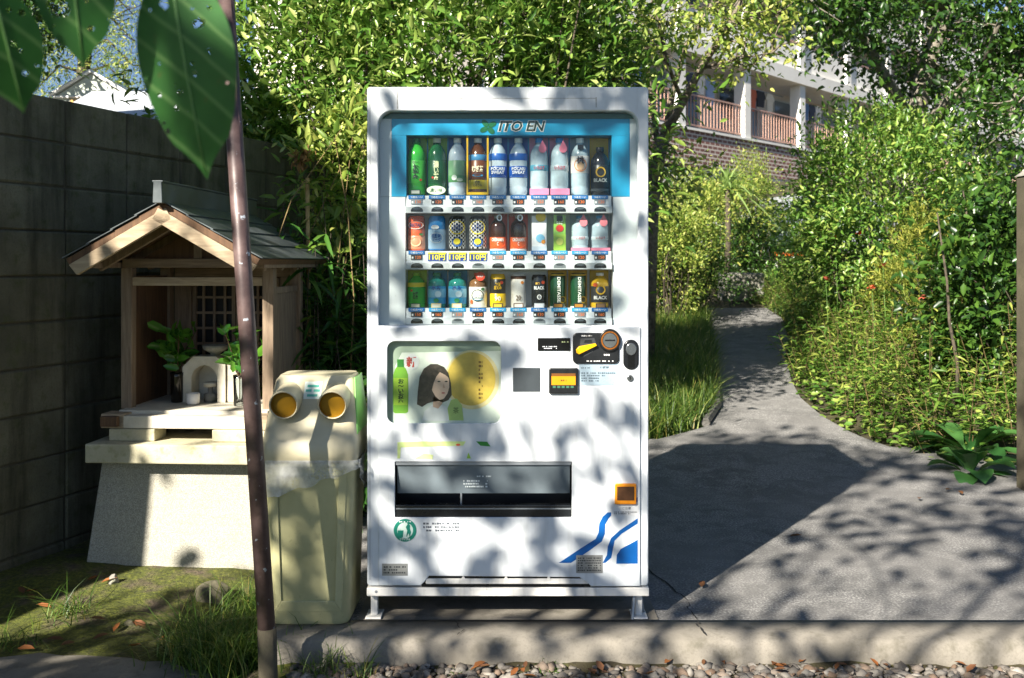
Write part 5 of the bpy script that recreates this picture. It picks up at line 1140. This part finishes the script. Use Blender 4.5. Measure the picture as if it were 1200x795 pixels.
gp = empty('gate_post', (2.83, 5.5, 0), .05); tag(gp, 'weathered concrete gate post at the right edge of the picture', 'post')
MB().box(-.0, .17, -.085, .085, -.1, 1.74).build('post_shaft', M['mortar'], gp, bevel=.01); MB().hexa([(-.01, -.095, 1.7405), (.18, -.095, 1.7405), (.18, .095, 1.7405), (-.01, .095, 1.7405), (.05, -.03, 1.80), (.12, -.03, 1.80), (.12, .03, 1.80), (.05, .03, 1.80)]).build('post_cap', M['grey_stone'], gp, bevel=.005)

# ------------------------------------------------------------------ slender tree right of the machine
def tree(name, label, base, polys, n, L, W, leafm, barkm, seed, k, cs, reach, thick, group=None, **kw):
    "polys: branch polylines (world points, radius start, radius end); leaves in clumps round their outer parts"
    rng = np.random.default_rng(seed); root = empty(name, base); tag(root, label, 'tree', group); b = np.asarray(base, float); mb = MB(); ends = []
    for pts, r0, r1 in polys:
        pts = [np.asarray(p, float) - b for p in pts]; m = len(pts); mb.tube(pts, [r0 + (r1 - r0) * i / (m - 1) for i in range(m)], 9)
        for i in range(m - 1):
            for t in np.linspace(0, 1, 6): ends.append((pts[i] * (1 - t) + pts[i + 1] * t, (i + t) / (m - 1)))
    w_ = np.array([max(0, e[1] - thick) for e in ends]); w_ = w_ / w_.sum(); idx = rng.choice(len(ends), k, p=w_)
    cl = []
    for i in idx:
        p = ends[i][0]; c = p + nrmz(rng.normal(size=3)) * reach * rng.uniform(.3, 1) * np.array([1, 1, .8]); cl.append(c); limb(mb, p, c, .010, .003, rng, .1, 4, 4)
    mb.build('trunk', barkm, root, smooth=True); cl = np.array(cl)
    pos, axis, nr = clump_cloud(n, cl, cs, rng); sz = L * (.65 + .7 * rng.random(n)); leaves('crown', pos, axis, nr, sz, sz * W / L, leafm, root, seed, **kw); return root
TZ_ = 9.2
def a9(x, y, d=0): return at(x, y, TZ_ + d)
tb_ = (ax(757, TZ_), TZ_, gz(ax(757, TZ_), TZ_))
tree('slender_tree', 'slender forked tree with sparse yellowing leaves just right of the vending machine', tb_,
     [([tb_, a9(763, 250), a9(768, 200), a9(778, 160)], .075, .06), ([a9(778, 160), a9(800, 120, -.1), a9(822, 80, -.2), a9(850, 35, -.3), a9(885, -25, -.4)], .045, .02), ([a9(780, 158), a9(788, 110, .2), a9(803, 55, .3), a9(835, 5, .3), a9(850, -40, .3)], .035, .015),
      ([a9(772, 180), a9(764, 120, .1), a9(757, 60, .2), a9(752, 0, .2)], .03, .012), ([a9(800, 120, -.1), a9(780, 70, -.4), a9(770, 15, -.6), a9(765, -40, -.7)], .022, .01), ([a9(850, 35, -.3), a9(880, 20, -.2), a9(915, 15, 0)], .018, .008), ([a9(822, 80, -.2), a9(862, 70, -.4), a9(905, 62, -.5)], .014, .006)],
     3400, .066, .032, LM['yellow'], BARK, 31, 130, .26, .42, .25)
# big leaning tree at upper right
def aB(x, y, d=0): return at(x, y, 11.5 + d)
bb = (ax(1065, 11.5), 11.5, gz(ax(1065, 11.5), 11.5))
tree('leaning_tree', 'grey barked leaning tree with dark leaves hanging across the upper right corner', bb,
     [([bb, aB(1066, 220), aB(1072, 140), aB(1085, 80), aB(1110, 10), aB(1135, -60)], .13, .085), ([aB(1072, 150), aB(1040, 95, -.4), aB(1015, 50, -.6), aB(990, 0, -.7), aB(960, -50, -.8)], .07, .03), ([aB(1110, 10), aB(1060, -10, -.8), aB(1000, -20, -1.4), aB(945, -5, -1.8)], .05, .015),
      ([aB(1070, 170), aB(1110, 120, -.3), aB(1150, 88, -.5), aB(1205, 60, -.7), aB(1260, 40, -.8)], .085, .05), ([aB(1150, 88, -.5), aB(1165, 40, -.9), aB(1190, -10, -1.2)], .04, .02), ([aB(1085, 80), aB(1060, 40, .8), aB(1030, 10, 1.3)], .04, .02), ([aB(1205, 60, -.7), aB(1190, 110, -1.2), aB(1180, 150, -1.5)], .02, .008)],
     12500, .085, .042, LM['dark'], BARKP, 32, 200, .42, .6, .30)
# left trees beyond the wall
def aC(x, y, d=0): return at(x, y, 14 + d)
cb_ = (ax(95, 14), 14, gz(ax(95, 14), 14))
tree('feathery_tree', 'feathery yellow green tree beyond the block wall at upper left', cb_, [([cb_, aC(95, 120), aC(100, 60), aC(106, -20), aC(110, -90)], .12, .05)] + [([aC(98 + s * 2, y), aC(98 + s * 28, y - 8), aC(98 + s * 58, y + 22)], .025, .006) for s in (-1, 1) for y in (110, 85, 55, 25, -5, -40)], 9000, .06, .016, LM['yellow'], BARKD, 33, 150, .30, .40, .2)
db_ = (ax(-60, 10.5), 10.5, gz(-6, 10.5)); aD = lambda x, y: at(x, y, 10.5)
tree('dark_tree', 'dark leafy tree beyond the block wall at the left edge', db_, [([db_, aD(-55, 100), aD(-30, 30), aD(-10, -40)], .1, .04), ([aD(-50, 100), aD(-10, 70), aD(25, 40)], .04, .01), ([aD(-40, 60), aD(0, 20), aD(40, -10)], .04, .01)], 4200, .075, .035, LM['dark'], BARKD, 34, 80, .32, .45, .3)

# ------------------------------------------------------------------ garden shrubs on the right
def garden(name, label, px, py, Y, rx, ry, rz_, n, L, W, mat, seed, cat='shrub', **kw):
    c = at(px, py, Y); zt_ = c[2] + rz_; zb_ = min(c[2] - rz_, gz(c[0], Y) + .05); k0 = rz_; rz_ = (zt_ - zb_) / 2; c = (c[0], Y, (zt_ + zb_) / 2); n = int(n * (rz_ / k0) ** .8)
    kw.setdefault('stem_mat', BARKD); kw.setdefault('stem_r', .012)
    return shrub(name, label, cat, based(c[0], Y), c, (rx, ry, rz_), n, L, W, mat, seed, **kw)
garden('glossy_shrub', 'large rounded glossy leaved shrub in the middle of the garden', 1035, 222, 10.2, .98, .75, .98, 15000, .062, .026, LM['mid'], 51, k=130, cs=.30, stems=30, shell=.5)
garden('yellow_shrub', 'bright yellow green shrub below the balconies', 800, 248, 13.0, .52, .6, .60, 6000, .05, .022, LM['yellow'], 52, k=70, cs=.26)
garden('yellow_shrub', 'pale rounded shrub between the slender tree and the palm like plant', 785, 275, 12.0, .42, .5, .45, 4000, .045, .02, LM['yellow'], 53, k=50, cs=.2)
garden('low_hedge', 'dark low hedge along the far left of the path', 795, 312, 12.6, .75, .35, .30, 3500, .045, .022, LM['dark'], 54, k=50, cs=.2, cat='hedge')
garden('upright_conifer', 'small upright golden conifer behind the palm like plant', 880, 232, 17.2, .36, .34, .85, 5500, .05, .012, LM['yellow'], 55, k=70, cs=.2, cat='conifer')
garden('yellow_conifer', 'low golden thread conifer in front of the large rounded shrub', 1085, 282, 8.6, .42, .35, .30, 5200, .05, .010, leaf_mat('gold_conifer', [(0, '5a6a22'), (.5, '8a9236'), (1, 'b8b350')], .6, .35), 56, k=46, cs=.16, cat='conifer')
garden('dark_shrub', 'dark broad leaved shrub at the right edge beside the gate post', 1165, 330, 7.6, .50, .45, .75, 5200, .075, .036, LM['dark'], 57, k=60, cs=.26, shell=.35)
garden('back_shrub', 'loose green shrub under the leaning tree at the right', 1160, 250, 11.5, .75, .5, .75, 5000, .07, .032, LM['mid'], 58, k=60, cs=.3)
garden('back_shrub', 'shadowed shrub behind the stone block at the path bend', 880, 296, 16.0, .75, .4, .55, 4000, .05, .024, LM['dark'], 59, k=50, cs=.24)
garden('back_shrub', 'flowering shrub with small leaves right of the parked car', 985, 300, 11.3, .48, .45, .55, 4500, .05, .024, LM['mid'], 60, k=50, cs=.22)
garden('back_shrub', 'bushy green shrub in front of the apartment base, left of the golden conifer', 850, 225, 17, .9, .6, .5, 3800, .07, .035, LM['yellow'], 61, k=50, cs=.35)
garden('back_shrub', 'tall hedge bush hiding the foot of the apartment block behind the rounded shrub', 1058, 215, 16, 1.2, .6, 1.2, 4600, .08, .04, LM['mid'], 62, k=70, cs=.5)
garden('low_hedge', 'low dark hedge closing the end of the path behind the stone block', 840, 318, 16.2, 1.6, .5, .45, 5200, .06, .03, LM['dark'], 63, k=70, cs=.3, cat='hedge')
garden('low_hedge', 'ragged green hedge beneath the orange rail', 950, 330, 14.8, .6, .5, .22, 2600, .06, .03, LM['mid'], 64, k=50, cs=.25, cat='hedge')
# palm-like plant
def strap_plant(name, label, px, py, Y, n, L, W, mat, seed, trunk_h, up=.4):
    x = ax(px, Y); b = based(x, Y); root = empty(name, b); tag(root, label, 'plant'); top = az(py, Y) - b[2]; rr = random.Random(seed)
    MB().tube([(0, 0, 0), (.02, 0, top * .5), (0, 0, top)], [.05, .045, .04], 8).build('trunk', BARKD, root, True)
    for i in range(n):
        a = rr.uniform(0, 6.28); e = rr.uniform(-.2, 1.3); l = L * rr.uniform(.7, 1.1); d = Vector((math.cos(a) * math.cos(e), math.sin(a) * math.cos(e), math.sin(e))); s = Vector((-math.sin(a), math.cos(a), 0)); mb = MB()
        for j in range(7):
            t = j / 6; p = Vector((0, 0, top)) + d * l * t + Vector((0, 0, -.55 * l * t * t)); w_ = W * (1 - t) ** .6 * .5 + .0008; mb.v += [tuple(p - s * w_), tuple(p + Vector((0, 0, -.25 * w_))), tuple(p + s * w_)]
        for j in range(6): k = j * 3; mb.f += [(k, k + 1, k + 4, k + 3), (k + 1, k + 2, k + 5, k + 4)]
        mb.build('strap_leaf', mat, root, True)
strap_plant('palm_like_plant', 'small palm like plant with drooping narrow leaves beyond the path bend', 852, 222, 15.2, 46, .95, .055, leaf_mat('strap', [(0, '8aa45e'), (1, 'a3ba78')], .45, .3), 5, 1.0)

# broad leaved plants by the gate post: every leaf its own part
bl_mat = leaf_mat('broad_leaf', [(0, '2f5a2c'), (.5, '3f6f38'), (1, '5f8f4a')], .32, .25)
def broad_plant(label, x, y, n, L, seed, elev=(.5, 1.25)):
    b = based(x, y); root = empty('broad_leaved_plant', b); tag(root, label, 'plant'); rr = random.Random(seed)
    for i in range(n):
        a = rr.uniform(0, 6.28); e = rr.uniform(*elev); l = L * rr.uniform(.7, 1.15); d = Vector((math.cos(a) * math.cos(e), math.sin(a) * math.cos(e), math.sin(e))); s = Vector((-math.sin(a), math.cos(a), 0)); mb = MB()
        nn = 9
        for j in range(nn):
            t = j / (nn - 1); p = d * l * t + Vector((0, 0, -.50 * l * t * t)); f = max(0, (t - .22) / .78); w_ = .006 if t < .2 else l * .16 * math.sin(math.pi * min(1, f * .97 + .03)) ** .8 + .001
            mb.v += [tuple(p - s * w_ + Vector((0, 0, w_ * .25))), tuple(p), tuple(p + s * w_ + Vector((0, 0, w_ * .25)))]
        for j in range(nn - 1): k = j * 3; mb.f += [(k, k + 1, k + 4, k + 3), (k + 1, k + 2, k + 5, k + 4)]
        me = mb.mesh('leaf', True); at_ = me.attributes.new('rnd', 'FLOAT', 'POINT'); at_.data.foreach_set('value', [rr.random()] * len(me.vertices)); link('leaf', me, bl_mat, root)
broad_plant('broad leaved plant with long arching leaves right beside the gate post', 2.74, 5.95, 16, .44, 3)
broad_plant('broad leaved plant behind the one beside the gate post', 2.92, 6.35, 15, .50, 4)
broad_plant('low rosette of wide leaves on the paving edge under the arching leaves', 2.66, 5.72, 10, .17, 6, (.1, .8))

# weeds: willow-leaved stems crowding the verge (a mass nobody could count)
def in_verge(n, rng, x0=2.45, x1=5.2, y0=5.9, y1=14.0):
    out = []
    while len(out) < n:
        x, y = rng.uniform(x0, x1), rng.uniform(y0, y1); ed = np.interp(y, [p[1] for p in PR], [p[0] for p in PR])
        if x > ed + .02 and not (x > 2.5 and y < 6.45 and rng.random() < .85) and not (abs(x - 2.9) < .18 and abs(y - 5.5) < .3): out.append((x, y, gz(x, y)))
    return np.array(out)
rng = np.random.default_rng(88); bases = in_verge(800, rng); mb = MB(); P, A, LL = [], [], []
for s in bases:
    ed = np.interp(s[1], [p[1] for p in PR], [p[0] for p in PR]); h = rng.uniform(.22, .5) + .45 * min(1, max(0, s[0] - ed - .15) / 1.0) * rng.random(); l = rng.normal(size=2) * .13 - np.array([.05, .03]); tip = s + np.array([l[0], l[1], h])
    mb.tube([s, (s + tip) / 2 + np.array([0, 0, .03]), tip], [.0035, .003, .0015], 3, False)
    m = int(22 * h / .6) + 3
    for j in range(m):
        t = .15 + .85 * (j + rng.random()) / m; P.append(s * (1 - t) + tip * t); a = j * 2.4 + rng.random(); A.append((math.cos(a), math.sin(a), rng.uniform(-.15, .6))); LL.append(rng.uniform(.06, .12))
P, A, LL = np.array(P), np.array(A), np.array(LL)
w_ = leaves('weeds', P, A, np.tile([0, 0, 1.], (len(P), 1)) + rng.normal(size=P.shape) * .3, LL, LL * .19, LM['weed'], None, 89, curl=.5); tag(w_, 'dense narrow leaved weeds crowding the right verge of the path', 'weeds', kind='stuff')
ws = mb.build('weed_stems', TWIG, w_)
# ivy-like cover along the verge edge and bank
rng = np.random.default_rng(90); B_ = in_verge(9500, rng, 2.30, 4.6, 5.75, 14.6); B_[:, 2] += rng.random(len(B_)) * .12
a = rng.random(len(B_)) * 6.28; gcv = leaves('ground_cover', B_, np.stack([np.cos(a), np.sin(a), rng.random(len(B_)) * .5], 1), np.tile([0, 0, 1.], (len(B_), 1)) + rng.normal(size=B_.shape) * .35, .05 + .03 * rng.random(len(B_)), .034, LM['mid'], None, 91, round_=1.0); tag(gcv, 'low round leaved ground cover along the foot of the weeds', 'ground cover', kind='stuff')
# red and orange flowers
fr = random.Random(6); petm = {c: paint({'d8452c': 'b8503a', 'e8702a': 'd07a3a', 'c9563a': 'a85a44'}[c], .6) for c in ('d8452c', 'e8702a', 'c9563a')}
def flower(px, py, Y, c, lab):
    x, _, z = at(px, py, Y); b = (x, Y, gz(x, Y)); root = empty('garden_flower', b); tag(root, lab, 'flower', 'red and orange garden flowers'); h = z - b[2]
    MB().tube([(.03, .02, 0), (.02, 0, h * .5), (0, 0, h)], [.004, .003, .002], 5).build('stalk', paint('5a7a34', .6), root, True)
    for i in range(9):
        a = i * 2.4; e = fr.uniform(-.2, 1.2); V_, T_2 = leaf_geo(np.array([[0, 0, h]]), np.array([[math.cos(a) * math.cos(e), math.sin(a) * math.cos(e), math.sin(e)]]), np.array([[0, 0, 1.]]), .05, .03, np.random.default_rng(i), round_=1.0); link('petal', raw_mesh('petal', V_, T_2), petm[c], root)
for px, py, Y, c, lab in ((979, 280, 10, 'e8702a', 'bright orange flower left of the large rounded shrub'), (1008, 275, 10.0, 'd8452c', 'red orange flower topmost in the weeds left of the rounded shrub'), (1035, 313, 8.6, 'c9563a', 'upper red flower of the pair above the sunlit weeds'), (1022, 338, 8.6, 'd8452c', 'lower red flower of the pair above the sunlit weeds'), (968, 329, 9.2, 'c9563a', 'red flower on the left rim of the weeds, near the path bend'), (1083, 349, 7.8, 'c9563a', 'faded red flower below the golden thread conifer')): flower(px, py, Y, c, lab)
# young tree stems at the right
for px, y0_, y1_, Y, lab in ((1122, 425, 330, 7.2, 'thin pale sapling trunk bending among the weeds'), (1152, 400, 300, 7.6, 'slim dark sapling stem left of the gate post')):
    a, b = at(px, y0_, Y), at(px - 12, y1_, Y); b0 = based(a[0], Y); o = MB().tube([(0, 0, -.02), (a[0] - b0[0], 0, a[2] - b0[2]), (b[0] - b0[0] + .03, .03, (a[2] + b[2]) / 2 - b0[2]), (b[0] - b0[0], 0, b[2] - b0[2]), (b[0] - b0[0] - .05, .05, b[2] - b0[2] + .5)], [.015, .013, .011, .009, .005], 7).build('sapling', BARKD, None, True, loc=b0); tag(o, lab, 'sapling')

# ------------------------------------------------------------------ grasses
rng = np.random.default_rng(101); pts = []
while len(pts) < 15000:
    y = rng.uniform(6.2, 13.5); ed = np.interp(y, [p[1] for p in PL], [p[0] for p in PL]); x = ed - .05 - abs(rng.normal()) * .65
    if x > .2: pts.append((x, y, gz(x, y)))
for _ in range(3500):
    y = rng.uniform(11.8, 15.2); x = rng.uniform(2.6, 4.4); ed = np.interp(y, [p[1] for p in PR], [p[0] for p in PR])
    if x > ed + .03: pts.append((x, y, gz(x, y)))
pts = np.array(pts); gb = blades('bank_grass', pts, .20 + .18 * rng.random(len(pts)), .009, .75, LM['grass'], None, 102); tag(gb, 'long uncut grass on the banks beside the path', 'grass', kind='stuff')
def tuft(cx, cy, rad, n, h, lab, seed, w_=.005, lean=.8):
    rng = np.random.default_rng(seed); d = rng.normal(size=(n, 2)) * rad * .5; z0 = gz(cx, cy); P = np.stack([d[:, 0], d[:, 1], np.array([gz(cx + a, cy + b) - z0 - .01 for a, b in d])], 1)
    o = blades('grass_tuft', P, h * (.45 + .75 * rng.random(n)), w_, lean, LM['grass'], None, seed); o.location = (cx, cy, z0); tag(o, lab, 'grass tuft')
tuft(-.98, 3.42, .17, 1500, .17, 'thick green grass tuft left of the leaning pole, nearest the kerb end', 111)
tuft(-.93, 3.75, .13, 700, .17, 'smaller grass tuft behind the thick one, by the pale rock', 112)
tuft(-1.13, 3.5, .10, 160, .24, 'sparse long bladed grass at the left side of the thick tuft', 113, .006, 1.2)
tuft(-.62, 3.25, .10, 120, .10, 'short grass sprouting under the bin at the kerb foot', 114)
tuft(-.48, 3.22, .05, 30, .14, 'few thin blades of grass just right of the bin', 115)
tuft(-1.72, 3.85, .12, 60, .16, 'thin trailing grass at the foot of the block wall', 116, .005, 1.5)
tuft(-1.78, 3.55, .12, 40, .14, 'flattened grass blades in the left corner on the moss', 117, .005, 1.6)
tuft(.12, 3.27, .05, 160, .035, 'tiny green weed growing in the gravel below the machine', 118, .008, .9)
tuft(-.18, 3.26, .05, 60, .03, 'tiny weed in the gravel right of the bin', 119, .008, .9)

# ------------------------------------------------------------------ gravel, rocks, fallen leaves
def stone_mesh(n, posf, smin, smax, seed):
    rng = np.random.default_rng(seed); bm = bmesh.new(); bmesh.ops.create_icosphere(bm, subdivisions=1, radius=1); bv = np.array([v.co[:] for v in bm.verts]); bf = np.array([[v.index for v in f.verts] for f in bm.faces]); bm.free(); k = len(bv)
    p = posf(n, rng); s = (smin + (smax - smin) * rng.random((n, 1, 1)) ** 2) * (.6 + .8 * rng.random((n, 1, 3))) * np.array([1, 1, .65])
    ang = rng.random(n) * 6.28; c, sn = np.cos(ang), np.sin(ang); v = bv[None] * (1 + rng.normal(size=(n, k, 1)) * .2) * s; x = v[..., 0] * c[:, None] - v[..., 1] * sn[:, None]; y = v[..., 0] * sn[:, None] + v[..., 1] * c[:, None]
    V = np.stack([x, y, v[..., 2]], -1) + p[:, None]; return raw_mesh('gravel', V.reshape(-1, 3), (np.arange(n)[:, None, None] * k + bf[None]).reshape(-1, 3), np.repeat(rng.random(n), k))
gm_ = NT('gravel_stone'); a_ = gm_.n('Attribute', attribute_name='rnd'); c_ = gm_.ramp(a_.outputs['Fac'], [(0, lin('4a443c')), (.3, lin('6d6862')), (.55, lin('8a857c')), (.8, lin('6e543e')), (1, lin('a8a298'))]); n_ = gm_.noise(gm_.coord(), 90, 4); gm_.pbr(gm_.mix(gm_.math('MULTIPLY', n_, .4), c_, lin('5a544c')), .85, normal=gm_.bump(n_, .4, .003))
def gp_(n, rng):
    x = rng.uniform(-.72, 2.6, n); y = 3.305 - np.abs(rng.normal(size=n)) * .28; return np.stack([x, y, GRAVEL_Z + rng.random(n) * .012], 1)
gv = link('gravel', stone_mesh(4600, gp_, .005, .024, 5), gm_.m); tag(gv, 'loose grey and brown gravel along the foot of the kerb', 'gravel', kind='stuff')
def rock(name, x, y, s, seed, lab, mat=M['pale_stone'], sink=.3):
    bm = bmesh.new(); bmesh.ops.create_icosphere(bm, subdivisions=3, radius=1); rr = random.Random(seed); pl = [(Vector((rr.uniform(-1, 1), rr.uniform(-1, 1), rr.uniform(-1, 1))).normalized(), rr.uniform(.6, .9)) for _ in range(11)]
    for v in bm.verts:
        for nn, d in pl:
            e = v.co.dot(nn) - d
            if e > 0: v.co -= nn * e
        v.co = Vector((v.co.x * s[0], v.co.y * s[1], v.co.z * s[2]))
    me = bpy.data.meshes.new(name); bm.to_mesh(me); bm.free(); o = link(name, me, mat, None, (x, y, gz(x, y) + s[2] * (1 - sink) * .5)); tag(o, lab, 'rock')
rock('rock', ax(252, 3.95), 3.95, (.085, .06, .055), 2, 'grey rounded rock in the grass left of the leaning pole', M['block'])
rock('rock', ax(133, 4.12), 4.12, (.022, .02, .028), 3, 'small grey stone at the corner of the pedestal', M['grey_stone'])
rock('rock', ax(152, 3.75), 3.75, (.022, .018, .016), 4, 'little dark stone lying on the moss', M['block'])
# concrete patch in the lower left corner
cp_ = MB(); rg = random.Random(8); ring = []
for k in range(40):
    a = 2 * math.pi * k / 40; r_ = 1 + .13 * math.sin(3 * a + 1) + rg.uniform(-.06, .06); ring.append((-1.42 + .44 * r_ * math.cos(a), 3.13 + .34 * r_ * math.sin(a)))
V_ = [(x, y, gz(x, y) + .007) for x, y in ring] + [(-1.42 + (x + 1.42) * q, 3.13 + (y - 3.13) * q, gz(-1.42 + (x + 1.42) * q, 3.13 + (y - 3.13) * q) + .012) for q in (.9, .6, .3) for x, y in ring]; n = 40
cp_.v = V_
for i in range(3):
    for j in range(n): j2 = (j + 1) % n; cp_.f.append((i * n + j, i * n + j2, (i + 1) * n + j2, (i + 1) * n + j))
cp_.f.append(tuple(range(3 * n, 4 * n))); o = cp_.build('broken_paving', M['kerb'], None, True); tag(o, kind='structure')
# fallen leaves
dry = [leaf_mat('dry_leaf_%d' % i, [(0, a), (1, b)], .7, .2) for i, (a, b) in enumerate((('7f4a20', 'a2683a'), ('5f3c22', '84583a')))]
fl = random.Random(31); fmesh = []
for i in range(4):
    V_, T_2 = leaf_geo(np.zeros((1, 3)), np.array([[1., 0, .1]]), np.array([[0, 0, 1.]]), .055 + .006 * i, .024 + .003 * i, np.random.default_rng(i), fold=.25, curl=-.12); m = raw_mesh('fallen_leaf', V_, T_2, np.full(7, i / 3)); m.materials.append(dry[i % 2]); m.polygons.foreach_set('use_smooth', [True] * 6); fmesh.append(m)
spots = [(102, 690), (133, 738), (88, 748), (75, 745), (108, 747), (170, 737), (124, 725), (160, 734), (40, 705), (45, 697), (28, 700), (118, 693), (60, 712), (20, 760), (185, 748), (150, 755)]
for px, py in spots:
    d = (CZ + .09) * F / (py - HY); x = ax(px, d); z_ = gz(x, d); o = link('fallen_leaf', fmesh[fl.randrange(4)], None, None, (x, d, z_ + .010), (fl.uniform(-.3, .3), fl.uniform(-.15, .15), fl.uniform(0, 6.28))); tag(o, 'dry orange brown leaf fallen on the moss at lower left', 'leaf', 'dry leaves on the moss')
for i in range(46):
    x = fl.uniform(-.3, 2.2); d = fl.uniform(3.18, 3.31); o = link('fallen_leaf', fmesh[fl.randrange(4)], None, None, (x, d, GRAVEL_Z + .022), (fl.uniform(-.3, .3), fl.uniform(-.12, .12), fl.uniform(0, 6.28))); o.scale = [fl.uniform(.5, .85)] * 3; tag(o, 'small dry brown leaf lying in the gravel below the kerb', 'leaf', 'dry leaves in the gravel')
for px, py in ((1078, 586), (1115, 576), (1128, 582), (822, 692), (925, 632)):
    d = CZ * F / (py - HY); o = link('fallen_leaf', fmesh[1], None, None, (ax(px, d), d, .012), (0, .1, fl.uniform(0, 6))); tag(o, 'single dry leaf scattered on the asphalt', 'leaf', 'dry leaves on the asphalt')
